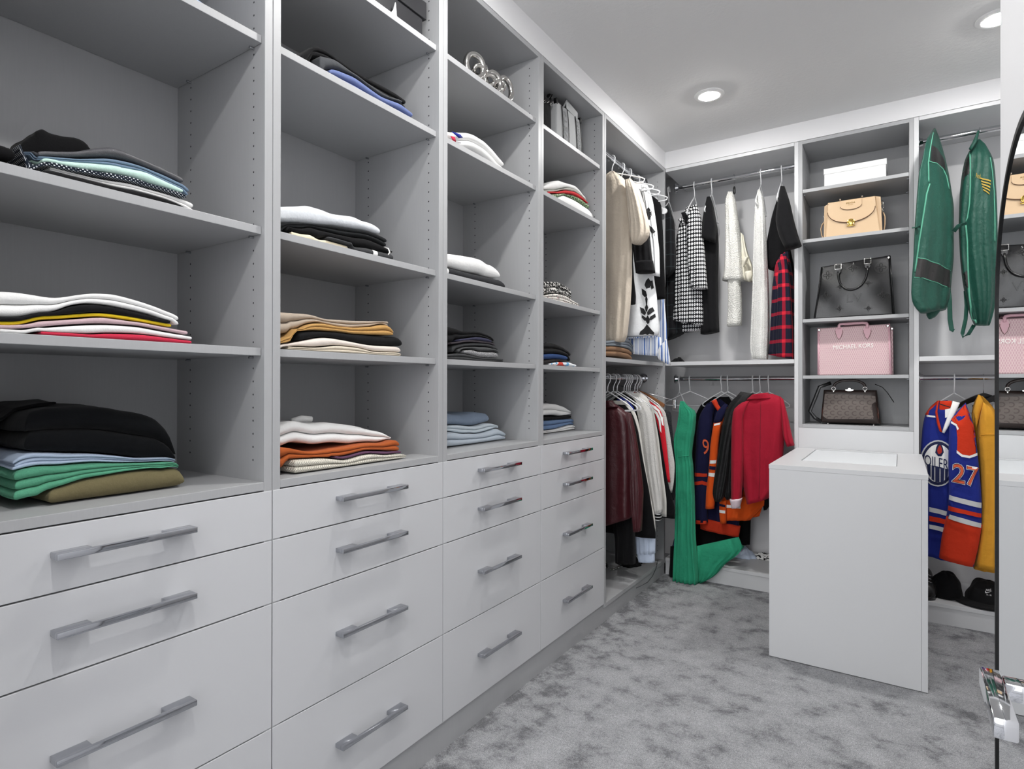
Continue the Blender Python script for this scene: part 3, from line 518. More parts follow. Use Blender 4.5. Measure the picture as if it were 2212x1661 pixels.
# ================================================================ folded clothes
class Stack:
    """heights of a pile so far, so that every garment lies on the one beneath it"""
    def __init__(s, z, ya, yb, xa=-.42, xb=.02, n=.006):
        s.xa, s.ya, s.n = xa, ya, n
        s.h = np.full((int((xb - xa) / n) + 2, int((yb - ya) / n) + 2), z)
    def get(s, x, y):
        i = np.clip(((x - s.xa) / s.n), 0, s.h.shape[0] - 1.001); j = np.clip(((y - s.ya) / s.n), 0, s.h.shape[1] - 1.001)
        a = i.astype(int); b = j.astype(int); f = i - a; g = j - b; h = s.h
        return h[a, b] * (1 - f) * (1 - g) + h[a + 1, b] * f * (1 - g) + h[a, b + 1] * (1 - f) * g + h[a + 1, b + 1] * f * g
    def soft(s, it):
        for _ in range(it):
            p = np.pad(s.h, 1, mode='edge')
            s.h = np.maximum(s.h, .25 * (p[2:, 1:-1] + p[:-2, 1:-1] + p[1:-1, 2:] + p[1:-1, :-2]))
def nz(x, y, s, seed):
    return np.array([noise.noise(Vector((float(a) * s + seed * 3.7, float(b) * s - seed, seed * 1.3))) for a, b in zip(x.ravel(), y.ravel())]).reshape(x.shape)
def fold(stack, y0, y1, xf, trace, seed, k=1, d=.27, w=.003, hm=.055, r=.016, notch=None):
    """one folded garment as k plies; its top follows `trace` [(y, z)] along the front edge"""
    e = [0, .0012, .0035, .007, .012, .02]
    L = y1 - y0
    s = np.array(e + list(np.linspace(.03, L - .03, 34)) + [L - q for q in e[::-1]]); s = np.sort(np.clip(s, 0, L))
    t = np.array(e + list(np.linspace(.035, d - .03, 9)) + [d - .012, d - .004, d])
    S, Tt = np.meshgrid(s, t, indexing='ij')
    ys, zs = zip(*trace); yy = y0 + s
    top1 = np.interp(yy, ys, zs)
    ker = np.array([1, 2, 3, 2, 1.]) / 9; top1 = np.convolve(np.pad(top1, 2, mode='edge'), ker, 'valid')
    rng = random.Random(seed); m = MB()
    edge = .004 * np.array([noise.noise(Vector((float(q) * 9, seed * 2.1, 0))) for q in yy])
    if notch: edge = edge - .004 * np.exp(-((s / L - notch) / .008) ** 2)
    yend = .006 * np.array([noise.noise(Vector((float(q) * 12, 0, seed * 1.7))) for q in t])
    X = (xf + edge)[:, None] - Tt; Yv = y0 + S + yend[None, :] * (S / L - .5) * 2
    slope = nz(X, Yv, 7, seed) * w + nz(X, Yv, 19, seed + 5) * w * .45
    top = top1[:, None] + slope * np.minimum(1, Tt / .03)
    H = stack.get(X, Yv) + .0032
    top = np.maximum(top, H + .0065); bot = np.maximum(H, top - hm)
    nS, nT = S.shape
    for q in range(k):
        ins = rng.uniform(0, .004) if q < k - 1 else 0
        b_ = bot + (top - bot) * q / k; t_ = bot + (top - bot) * (q + 1) / k - (.0004 if q < k - 1 else 0)
        mid = (b_ + t_) / 2; hh = (t_ - b_) / 2
        rr = np.clip(hh * 1.1, .0025, r)
        dd = np.minimum(np.minimum(S, L - S), np.minimum(Tt, d - Tt))
        f = np.sqrt(np.clip(1 - (1 - np.minimum(dd / rr, 1)) ** 2, 0, 1))
        xs = X - ins * (1 if q % 2 else .5); yq = Yv + (ins if q % 2 else -ins * .3)
        up = np.stack([xs, yq, mid + hh * f], -1).reshape(-1, 3); dn = np.stack([xs, yq, mid - hh * f], -1).reshape(-1, 3)
        n = nS * nT; F = []
        for i in range(nS - 1):
            for j in range(nT - 1):
                a = i * nT + j; F.append((a, a + nT, a + nT + 1, a + 1)); F.append((n + a, n + a + 1, n + a + nT + 1, n + a + nT))
        V = np.concatenate([up, dn]); uv = np.stack([V[:, 1], V[:, 2] + V[:, 0] * 1.0], -1)
        m.add(V.tolist(), F, uv.tolist())
    # remember the new heights
    gi = np.arange(stack.h.shape[0]) * stack.n + stack.xa; gj = np.arange(stack.h.shape[1]) * stack.n + stack.ya
    GX, GY = np.meshgrid(gi, gj, indexing='ij')
    inside = (GX < xf + .016) & (GX > xf - d - .02) & (GY > y0 - .012) & (GY < y1 + .012)
    tg = np.interp(GY, yy, top1) + nz(GX, GY, 7, seed) * w + nz(GX, GY, 19, seed + 5) * w * .45
    stack.h = np.where(inside, np.maximum(tg, stack.h + .0065), stack.h)
    return m
def weld(o):
    bm = bmesh.new(); bm.from_mesh(o.data); bmesh.ops.remove_doubles(bm, verts=bm.verts, dist=.00005)
    bmesh.ops.recalc_face_normals(bm, faces=bm.faces); bm.to_mesh(bm_o := o.data); bm.free()
FOLDED = {}
def build_piles():
    sd = 0
    for key, z, gs in PILES:
        ya = min(g[4] for g in gs) - .05; yb = max(g[5] for g in gs) + .05
        st = Stack(z + .0003, ya, yb)
        for nm, lab, cat, mat, y0, y1, xf, tr, op in gs:
            sd += 1; cm = (y0 + y1) / 2
            for a, b in zip(Y, Y[1:]):
                if a < cm < b: y0, y1 = max(y0, a + T + .010), min(y1, b - T - .010)
            m = fold(st, y0, y1, xf, tr, sd, **op)
            o = m.build(nm, MATS[mat], None, 'all', org=((xf - .14), (y0 + y1) / 2, z))
            weld(o); tag(o, lab, cat); FOLDED[lab] = o
            st.soft(3)
build_piles()
HANG = [('hanging_dress', 'beige linen dress with gathered puff sleeves, nearest on the upper left rod', 'dress', [('body', 'beige_linen', 3.2, 0.05, [(-0.153, 2.485), (-0.193, 2.45), (-0.231, 2.416), (-0.257, 2.275), (-0.26, 2.033), (-0.26, 1.846), (-0.251, 1.686), (-0.229, 1.5), (-0.212, 1.479)], [(-0.129, 2.485), (-0.089, 2.45), (-0.051, 2.416), (-0.025, 2.275), (-0.022, 2.033), (-0.022, 1.846), (-0.031, 1.686), (-0.053, 1.5), (-0.07, 1.479)], {'fold': (5, 0.01)}), ('sleeve', 'beige_linen', 3.1550000000000002, 0.045, [(-0.041, 2.403), (-0.033, 2.37), (-0.018, 2.262), (-0.01, 2.155), (-0.007, 2.075), (0.007, 2.028)], [(-0.007, 2.405), (0.032, 2.358), (0.07, 2.247), (0.097, 2.138), (0.105, 2.059), (0.054, 2.022)], {'fold': (4, 0.006)})], [], None),
 ('hanging_jacket', 'black jacket whose wide turned-back cuff shows under the beige puff sleeve', 'jacket', [('body', 'black2', 3.3, 0.045, [(-0.166, 2.469), (-0.204, 2.365), (-0.228, 2.195), (-0.228, 1.975), (-0.234, 1.864), (-0.248, 1.753), (-0.245, 1.709)], [(-0.116, 2.469), (-0.078, 2.365), (-0.054, 2.195), (-0.054, 1.975), (-0.048, 1.864), (-0.034, 1.753), (-0.037, 1.709)], {'fold': (3, 0.006)}), ('sleeve', 'black2', 3.28, 0.03, [(-0.07, 2.33), (-0.052, 2.135), (-0.035, 1.969), (-0.023, 1.886)], [(0.008, 2.317), (0.056, 2.079), (0.073, 1.956), (0.087, 1.88)], {'fold': (3, 0.004)}), ('cuff', 'black2', 3.28, 0.036, [(-0.026, 1.952), (-0.014, 1.882)], [(0.078, 1.948), (0.09, 1.879)], {'fold': (2, 0.002)})], [], None),
 ('hanging_dress', 'long white dress printed with large black leaves on the upper left rod', 'dress', [('body', 'white_cotton', 3.42, 0.05, [(-0.209, 2.468), (-0.245, 2.441), (-0.268, 2.33), (-0.286, 2.158), (-0.304, 1.988), (-0.315, 1.874), (-0.333, 1.761), (-0.35, 1.551), (-0.341, 1.527)], [(-0.073, 2.468), (-0.037, 2.441), (-0.014, 2.33), (0.004, 2.158), (0.022, 1.988), (0.033, 1.874), (0.051, 1.761), (0.068, 1.551), (0.059, 1.527)], {'fold': (4, 0.008)}), ('sleeve', 'white_cotton', 3.375, 0.035, [(-0.029, 2.432), (-0.008, 2.317), (0.009, 2.147), (0.027, 1.979), (0.038, 1.884)], [(0.009, 2.431), (0.038, 2.337), (0.061, 2.195), (0.081, 2.027), (0.084, 1.871)], {'fold': (3, 0.005)})], [('P', 'leaf_print', 'print_black', 3.345, [[(0.032, 2.281), (0.046, 2.256), (0.049, 2.228), (0.037, 2.203), (0.023, 2.216), (0.017, 2.244), (0.02, 2.269)], [(0.032, 2.176), (0.055, 2.156), (0.071, 2.126), (0.074, 2.099), (0.057, 2.112), (0.04, 2.142)], [(0.029, 2.152), (0.043, 2.125), (0.038, 2.093), (0.023, 2.081), (0.012, 2.107), (0.018, 2.134)]], 1),
  ('P', 'leaf_print', 'print_black', 3.377, [[(0.014, 1.87), (0.029, 1.843), (0.023, 1.811), (0.006, 1.804), (-0.006, 1.827), (0.003, 1.854)], [(0.032, 1.857), (0.054, 1.835), (0.057, 1.802), (0.04, 1.809), (0.026, 1.833)], [(-0.026, 1.81), (0.003, 1.79), (0.011, 1.762), (-0.006, 1.755), (-0.023, 1.773)], [(0.003, 1.774), (0.014, 1.742), (0.009, 1.704), (0.003, 1.704), (-0.003, 1.741)], [(-0.038, 1.699), (-0.012, 1.686), (0.003, 1.66), (-0.009, 1.647), (-0.029, 1.662)], [(0.04, 1.693), (0.049, 1.67), (0.029, 1.65), (0.012, 1.645), (0.009, 1.662), (0.023, 1.683)], [(0.006, 1.718), (0.017, 1.692), (0.009, 1.668), (-0.0, 1.668), (-0.006, 1.694)], [(0.012, 1.645), (0.026, 1.622), (0.023, 1.6), (0.012, 1.592), (0.0, 1.607), (0.0, 1.629)], [(-0.026, 1.65), (0.0, 1.632), (0.006, 1.612), (-0.012, 1.616), (-0.026, 1.634)], [(0.052, 1.654), (0.055, 1.634), (0.037, 1.616), (0.023, 1.614), (0.026, 1.633)], [(0.006, 1.593), (0.029, 1.567), (0.049, 1.541), (0.046, 1.527), (0.023, 1.534), (0.012, 1.526), (-0.003, 1.535), (-0.02, 1.53), (-0.041, 1.531), (-0.035, 1.55), (-0.012, 1.569)], [(-0.091, 1.942), (-0.076, 1.918), (-0.079, 1.89), (-0.091, 1.88), (-0.103, 1.901)]], 0)], None),
 ('hanging_dress', 'plain white gauze dress squeezed behind the beige one on the upper left rod', 'dress', [('body', 'white_cotton', 3.53, 0.035, [(-0.203, 2.512), (-0.221, 2.483), (-0.23, 2.365), (-0.224, 2.133), (-0.209, 1.902)], [(-0.079, 2.512), (-0.061, 2.483), (-0.052, 2.365), (-0.058, 2.133), (-0.073, 1.902)], {'fold': (4, 0.006)})], [], None),
 ('hanging_jacket', 'black sleeveless jacket on a white round-ended hanger, upper left rod', 'jacket', [('body', 'black', 3.6, 0.026, [(-0.219, 2.447), (-0.25, 2.424), (-0.298, 2.38), (-0.31, 2.194), (-0.322, 1.901), (-0.328, 1.77)], [(-0.063, 2.447), (-0.032, 2.424), (0.016, 2.38), (0.028, 2.194), (0.04, 1.901), (0.046, 1.77)], {'fold': (2, 0.004)})], [], None),
 ('hanging_dress', 'long blue and white striped dress whose hem spills over the shelf edge', 'dress', [('body', 'stripe_dress', 3.68, 0.022, [(-0.326, 2.325), (-0.326, 2.076), (-0.332, 1.795), (-0.276, 1.567), (-0.243, 1.455)], [(-0.052, 2.314), (-0.018, 2.039), (0.007, 1.798), (0.025, 1.618), (0.031, 1.446)], {'fold': (9, 0.005)}), ('skirt_hem', 'stripe_dress', 3.47, 0.03, [(-0.165, 1.515), (-0.171, 1.459), (-0.153, 1.424)], [(0.059, 1.519), (0.068, 1.474), (0.079, 1.4)], {'fold': (9, 0.006)}), ('hem_overhang', 'stripe_dress', 3.4, 0.018, [(0.075, 1.453), (0.064, 1.403), (0.075, 1.381)], [(0.12, 1.501), (0.137, 1.396), (0.143, 1.344)], {'fold': (4, 0.004)})], [], None),
 ('hanging_jacket', 'burgundy leather shirt jacket, nearest on the lower left rod', 'jacket', [('body', 'burgundy_leather', 3.14, 0.05, [(-0.192, 1.119), (-0.209, 1.104), (-0.265, 1.062), (-0.282, 0.987), (-0.285, 0.722), (-0.291, 0.535), (-0.293, 0.355)], [(-0.09, 1.119), (-0.073, 1.106), (-0.017, 1.071), (-0.0, 1.008), (0.003, 0.786), (0.009, 0.629), (0.011, 0.478)], {'fold': (3, 0.007)}), ('collar', 'burgundy_leather', 3.1100000000000003, 0.03, [(-0.163, 1.132), (-0.163, 1.097)], [(-0.1, 1.139), (-0.066, 1.102)], {'fold': (1, 0.001)}), ('sleeve', 'burgundy_leather', 3.0900000000000003, 0.035, [(-0.007, 1.078), (0.018, 0.947), (0.031, 0.793), (0.026, 0.638), (0.042, 0.414)], [(0.023, 1.069), (0.05, 0.949), (0.077, 0.771), (0.093, 0.645), (0.083, 0.422)], {'fold': (4, 0.007)})], [], None),
 ('hanging_trousers', 'black trousers hanging below the burgundy jacket', 'trousers', [('body', 'black', 3.19, 0.03, [(-0.147, 0.633), (-0.141, 0.471), (-0.111, 0.34), (-0.111, 0.188)], [(-0.026, 0.645), (0.003, 0.435), (0.008, 0.203)], {'fold': (3, 0.006)})], [], None),
 ('hanging_coat', 'long black coat right behind the burgundy jacket', 'coat', [('body', 'black', 3.25, 0.03, [(-0.203, 1.111), (-0.249, 1.061), (-0.283, 0.962), (-0.311, 0.802), (-0.35, 0.619), (-0.385, 0.364), (-0.385, 0.35)], [(-0.079, 1.111), (-0.033, 1.061), (0.001, 0.962), (0.029, 0.802), (0.068, 0.619), (0.11, 0.364), (0.107, 0.35)], {'fold': (3, 0.006)})], [], None),
 ('hanging_trousers', 'icy white sweat trousers with ribbed cuffs showing beneath the long black coat', 'trousers', [('leg', 'cool_white', 3.285, 0.03, [(-0.094, 0.487), (-0.029, 0.331), (-0.018, 0.237)], [(0.064, 0.506), (0.094, 0.375), (0.092, 0.255)], {'fold': (4, 0.006)}), ('cuff', 'cool_white', 3.285, 0.024, [(-0.018, 0.243), (-0.006, 0.19)], [(0.089, 0.26), (0.089, 0.203)], {'fold': (7, 0.002)})], [], None),
 ('hanging_shirt', 'pale grey shirt sleeve between the long black coat and the white fur', 'shirt', [('body', 'off_white', 3.315, 0.028, [(-0.181, 1.132), (-0.24, 1.066), (-0.269, 0.971), (-0.295, 0.795), (-0.326, 0.607), (-0.363, 0.448), (-0.366, 0.373)], [(-0.101, 1.132), (-0.042, 1.066), (-0.013, 0.971), (0.013, 0.795), (0.044, 0.607), (0.081, 0.448), (0.084, 0.373)], {'fold': (3, 0.005)})], [], None),
 ('hanging_shirt', 'bright blue top showing under a black hood on the lower left rod', 'shirt', [('body', 'royal_blue', 3.35, 0.012, [(-0.146, 1.153), (-0.185, 1.131), (-0.226, 1.084), (-0.232, 1.023), (-0.25, 0.871)], [(-0.136, 1.153), (-0.097, 1.131), (-0.056, 1.084), (-0.05, 1.023), (-0.032, 0.871)], {'fold': (2, 0.003)})], [], None),
 ('hanging_hoodie', 'black hooded top above the bright blue one', 'sweater', [('body', 'black', 3.378, 0.012, [(-0.134, 1.181), (-0.191, 1.161), (-0.236, 1.114), (-0.227, 1.092), (-0.25, 0.925)], [(-0.148, 1.181), (-0.091, 1.161), (-0.046, 1.114), (-0.055, 1.092), (-0.032, 0.925)], {'fold': (2, 0.003)})], [], None),
 ('hanging_jacket', 'fluffy white bomber jacket with a black and white striped knit cuff', 'jacket', [('body', 'white_fur', 3.42, 0.028, [(-0.18, 1.175), (-0.234, 1.141), (-0.287, 1.092), (-0.316, 1.009), (-0.333, 0.87), (-0.351, 0.704), (-0.359, 0.539)], [(-0.102, 1.175), (-0.048, 1.141), (0.005, 1.092), (0.034, 1.009), (0.051, 0.87), (0.069, 0.704), (0.077, 0.539)], {'fold': (3, 0.004)}), ('sleeve', 'white_fur', 3.36, 0.03, [(-0.06, 1.109), (-0.036, 1.037), (-0.019, 0.899), (0.004, 0.762), (0.033, 0.599), (0.059, 0.47)], [(-0.002, 1.132), (0.044, 1.067), (0.064, 0.93), (0.084, 0.768), (0.104, 0.606), (0.109, 0.481)], {'fold': (3, 0.004)}), ('cuff', 'cuff_stripes', 3.36, 0.024, [(0.059, 0.473), (0.065, 0.427)], [(0.101, 0.48), (0.101, 0.434)], {'fold': (6, 0.001)})], [], None),
 ('hanging_coat', 'cream coat edge between the fluffy white jacket and the black coat', 'coat', [('body', 'off_white', 3.47, 0.016, [(-0.215, 1.178), (-0.256, 1.152), (-0.298, 1.076), (-0.327, 0.922), (-0.356, 0.699), (-0.379, 0.533), (-0.379, 0.432)], [(-0.067, 1.178), (-0.026, 1.152), (0.016, 1.076), (0.045, 0.922), (0.074, 0.699), (0.097, 0.533), (0.097, 0.432)], {'fold': (2, 0.003)})], [], None),
 ('hanging_coat', 'narrow black coat left of the red striped jacket', 'coat', [('body', 'black', 3.51, 0.018, [(-0.223, 1.14), (-0.283, 1.072), (-0.325, 0.919), (-0.371, 0.639), (-0.385, 0.489), (-0.385, 0.418)], [(-0.059, 1.14), (0.001, 1.072), (0.043, 0.919), (0.089, 0.639), (0.135, 0.489), (0.135, 0.418)], {'fold': (2, 0.003)})], [], None),
 ('hanging_jacket', 'red track jacket with white shoulder stripes on the lower left rod', 'jacket', [('body', 'scarlet', 3.55, 0.016, [(-0.134, 1.182), (-0.184, 1.165), (-0.239, 1.128), (-0.307, 1.088), (-0.331, 1.026), (-0.352, 0.86), (-0.369, 0.69), (-0.375, 0.628)], [(-0.148, 1.182), (-0.098, 1.165), (-0.043, 1.128), (0.025, 1.088), (0.049, 1.026), (0.07, 0.86), (0.087, 0.69), (0.093, 0.628)], {'fold': (2, 0.003)})], [('P', 'stripe', 'print_white', 3.536, [[(-0.032, 1.111), (0.027, 1.083), (0.045, 1.04), (0.054, 0.975), (0.045, 0.98), (0.033, 1.031), (0.018, 1.065), (-0.032, 1.096)]], 0),
  ('P', 'stripe', 'print_white', 3.536, [[(-0.02, 1.088), (0.015, 1.06), (0.036, 1.017), (0.042, 0.931), (0.033, 0.945), (0.024, 1.008), (0.007, 1.045), (-0.02, 1.07)]], 0)], None),
 ('hanging_cardigan', 'cream fuzzy cardigan beyond the red jacket', 'sweater', [('body', 'white_fur', 3.6, 0.02, [(-0.244, 1.109), (-0.287, 1.098), (-0.323, 1.075), (-0.352, 0.943), (-0.373, 0.814), (-0.385, 0.729), (-0.382, 0.627), (-0.37, 0.557)], [(-0.038, 1.109), (0.005, 1.098), (0.041, 1.075), (0.07, 0.943), (0.091, 0.814), (0.106, 0.729), (0.1, 0.627), (0.088, 0.557)], {'fold': (3, 0.004)})], [], None),
 ('hanging_skirt', 'black lace top clipped to a chrome clip hanger, last on the lower left rod', 'skirt', [('body', 'lace_black', 3.655, 0.016, [(-0.28, 1.073), (-0.328, 1.068), (-0.355, 1.045), (-0.346, 1.013), (-0.364, 0.852), (-0.379, 0.707), (-0.379, 0.561), (-0.364, 0.501)], [(-0.002, 1.073), (0.046, 1.068), (0.073, 1.045), (0.064, 1.013), (0.082, 0.852), (0.097, 0.707), (0.097, 0.561), (0.082, 0.501)], {'fold': (3, 0.003)})], [], None),
 ('hanging_coat', 'black coat with a faint tartan, first on the upper back rod', 'coat', [('body', 'tartan_black', 3.9, 0.1, [(-0.063, 2.456), (-0.06, 2.273), (-0.056, 2.083), (-0.056, 1.831), (-0.056, 1.532)], [(-0.047, 2.454), (-0.018, 2.386), (0.001, 2.295), (-0.002, 2.202), (0.007, 2.076), (0.02, 1.919), (0.033, 1.762), (0.058, 1.636), (0.061, 1.58)], {'fold': (3, 0.008)}), ('sleeve', 'tartan_black', 3.8, 0.04, [(-0.026, 2.415), (-0.022, 2.246), (-0.022, 2.061), (-0.016, 1.938)], [(-0.001, 2.405), (0.034, 2.298), (0.037, 2.176), (0.043, 2.054), (0.04, 1.993)], {'fold': (2, 0.004)})], [], None),
 ('hanging_jacket', 'black and white oval-dot jacket with an upturned collar', 'jacket', [('body', 'oval_print', 3.9, 0.1, [(0.082, 2.413), (0.045, 2.289), (0.026, 2.198), (0.02, 1.981), (0.017, 1.825), (0.008, 1.701), (-0.002, 1.658)], [(0.138, 2.422), (0.168, 2.362), (0.192, 2.237), (0.207, 2.052), (0.219, 1.93), (0.225, 1.778), (0.225, 1.611)], {'fold': (4, 0.007)}), ('sleeve', 'oval_print', 3.79, 0.04, [(0.131, 2.356), (0.122, 2.222), (0.131, 2.041), (0.143, 1.92), (0.158, 1.847)], [(0.184, 2.392), (0.214, 2.298), (0.231, 2.118), (0.243, 1.94), (0.252, 1.839)], {'fold': (2, 0.003)}), ('collar', 'black2', 3.81, 0.02, [(0.079, 2.351), (0.098, 2.306), (0.116, 2.264)], [(0.107, 2.353), (0.122, 2.317), (0.125, 2.275)], {'fold': (1, 0.001)}), ('collar_tip', 'oval_print', 3.8, 0.012, [(0.061, 2.309), (0.077, 2.292)], [(0.089, 2.317), (0.104, 2.279)], {'fold': (1, 0.001)}), ('hem_lining', 'oval_print', 3.9299999999999997, 0.05, [(0.023, 1.672), (0.036, 1.615), (0.052, 1.583)], [(0.208, 1.661), (0.211, 1.612), (0.178, 1.589)], {'fold': (3, 0.004)})], [], None),
 ('hanging_dress', 'black short-sleeved dress right of the oval-dot jacket', 'dress', [('body', 'black2', 3.9, 0.09, [(0.219, 2.46), (0.204, 2.356), (0.192, 2.176), (0.186, 1.994), (0.183, 1.811), (0.186, 1.562)], [(0.231, 2.461), (0.257, 2.378), (0.284, 2.253), (0.29, 2.132), (0.284, 1.923), (0.287, 1.743), (0.293, 1.575)], {'fold': (3, 0.006)}), ('sleeve', 'black2', 3.81, 0.05, [(0.249, 2.433), (0.229, 2.345), (0.214, 2.243), (0.202, 2.174)], [(0.264, 2.431), (0.284, 2.365), (0.304, 2.23), (0.295, 2.131)], {'fold': (2, 0.003)})], [], None),
 ('hanging_blouse', 'white beaded top with layered sleeves on a clip hanger', 'blouse', [('body', 'white_beads', 3.9, 0.07, [(0.35, 2.469), (0.336, 2.409), (0.339, 2.275), (0.339, 2.096), (0.33, 1.948), (0.319, 1.902)], [(0.379, 2.464), (0.396, 2.414), (0.413, 2.293), (0.433, 2.143), (0.441, 2.025), (0.452, 1.889)], {'fold': (3, 0.006)}), ('sleeve', 'white_beads', 3.895, 0.05, [(0.352, 1.945), (0.358, 1.796), (0.355, 1.678), (0.349, 1.604)], [(0.425, 1.937), (0.437, 1.79), (0.439, 1.672), (0.437, 1.608)], {'fold': (2, 0.004)})], [], None),
 ('hanging_blouse', 'ivory blouse with ruffled bows between the beaded top and the sequin dress', 'blouse', [('body', 'ivory_chiffon', 3.9299999999999997, 0.04, [(0.415, 2.211), (0.415, 2.063), (0.429, 1.943), (0.435, 1.895)], [(0.44, 2.184), (0.463, 2.072), (0.496, 1.98), (0.507, 1.882)], {'fold': (3, 0.01)}), ('ruffle', 'ivory_chiffon', 3.84, 0.022, [(0.451, 2.013), (0.459, 1.963)], [(0.492, 2.022), (0.476, 1.992)], {'fold': (1, 0.004)}), ('ruffle', 'ivory_chiffon', 3.84, 0.022, [(0.468, 1.93), (0.473, 1.895), (0.489, 1.867)], [(0.508, 1.934), (0.514, 1.902), (0.498, 1.872)], {'fold': (1, 0.004)})], [], None),
 ('hanging_dress', 'long white sequin dress reaching the shelf', 'dress', [('body', 'white_sequin', 3.84, 0.075, [(0.543, 2.429), (0.53, 2.346), (0.524, 2.204), (0.519, 2.005), (0.517, 1.833), (0.509, 1.605), (0.503, 1.462), (0.514, 1.393)], [(0.556, 2.43), (0.578, 2.366), (0.588, 2.223), (0.594, 2.052), (0.602, 1.882), (0.607, 1.712), (0.607, 1.543), (0.599, 1.385)], {'fold': (5, 0.008)})], [], None),
 ('hanging_shirt', 'black crew-neck shirt with wide short sleeves against the tower', 'shirt', [('body', 'black2', 3.92, 0.06, [(0.643, 2.382), (0.612, 2.267), (0.59, 2.155), (0.579, 2.098), (0.585, 1.954)], [(0.675, 2.405), (0.709, 2.28), (0.716, 2.109), (0.711, 1.996), (0.643, 1.93)], {'fold': (2, 0.005)}), ('sleeve', 'black2', 3.67, 0.042, [(0.698, 2.375), (0.684, 2.276), (0.671, 2.184), (0.689, 2.088), (0.725, 2.005)], [(0.72, 2.37), (0.747, 2.278), (0.771, 2.155), (0.795, 2.06), (0.809, 2.018)], {'fold': (2, 0.003)})], [], None),
 ('hanging_shirt', 'red and navy plaid flannel shirt under the black shirt', 'shirt', [('body', 'plaid', 3.88, 0.09, [(0.676, 2.036), (0.639, 1.969), (0.621, 1.829), (0.616, 1.659), (0.608, 1.489), (0.6, 1.415)], [(0.709, 2.037), (0.727, 1.931), (0.745, 1.784), (0.748, 1.623), (0.748, 1.483), (0.748, 1.378)], {'fold': (4, 0.008)}), ('sleeve', 'plaid', 3.78, 0.04, [(0.681, 2.002), (0.668, 1.866), (0.666, 1.701), (0.656, 1.536), (0.658, 1.398)], [(0.711, 2.009), (0.731, 1.86), (0.741, 1.695), (0.751, 1.531), (0.751, 1.379)], {'fold': (3, 0.005)})], [], None),
 ('hanging_dress', 'dark garment half hidden behind the plaid shirt', 'dress', [('body', 'black', 4.02, 0.03, [(0.681, 2.076), (0.681, 1.902), (0.686, 1.756)], [(0.702, 2.073), (0.721, 1.97), (0.726, 1.839)], {'fold': (2, 0.003)})], [], None),
 ('hanging_jumpsuit', 'emerald green sleeveless jumpsuit whose train lies on the base shelf', 'jumpsuit', [('body', 'emerald', 3.66, 0.05, [(0.118, 1.125), (0.113, 1.043), (0.098, 0.955), (0.08, 0.896), (0.089, 0.779), (0.098, 0.736), (0.095, 0.502), (0.09, 0.268), (0.081, 0.149), (0.075, 0.002)], [(0.142, 1.125), (0.177, 1.082), (0.217, 1.075), (0.211, 0.96), (0.2, 0.887), (0.188, 0.786), (0.197, 0.743), (0.209, 0.514), (0.214, 0.285), (0.226, 0.144), (0.234, 0.005)], {'fold': (6, 0.016)}), ('train', 'emerald', 3.69, 0.02, [(0.2, 0.219), (0.209, 0.119), (0.217, 0.049), (0.226, -0.002)], [(0.465, 0.315), (0.492, 0.247), (0.444, 0.189), (0.39, 0.15), (0.347, 0.083), (0.299, 0.032), (0.24, -0.002)], {'fold': (7, 0.014)}), ('train_end', 'emerald', 3.8, 0.035, [(0.358, 0.247), (0.347, 0.202), (0.341, 0.169)], [(0.425, 0.263), (0.477, 0.23), (0.43, 0.189)], {'fold': (4, 0.007)})], [('L', 'waist_seam', 'emerald', 3.618, [(0.112, 0.776), (0.152, 0.788), (0.198, 0.794)], 0.003, 0)], None),
 ('hanging_cardigan', 'long black cardigan with flared sleeve right of the green jumpsuit', 'sweater', [('body', 'black', 3.96, 0.03, [(0.236, 1.148), (0.158, 1.094), (0.139, 1.016), (0.13, 0.83), (0.121, 0.518), (0.112, 0.331), (0.112, 0.132)], [(0.345, 1.152), (0.383, 1.084), (0.389, 0.844), (0.395, 0.546), (0.418, 0.369), (0.352, 0.175)], {'fold': (5, 0.01)}), ('sleeve', 'black', 3.9050000000000002, 0.02, [(0.176, 1.093), (0.146, 1.034), (0.125, 0.834), (0.091, 0.616), (0.051, 0.42)], [(0.257, 1.155), (0.212, 1.021), (0.173, 0.837), (0.155, 0.622), (0.128, 0.414)], {'fold': (2, 0.004)}), ('skirt_panel', 'black', 4.015, 0.02, [(0.306, 0.345), (0.309, 0.174)], [(0.468, 0.365), (0.463, 0.197)], {'fold': (4, 0.006)})], [], None),
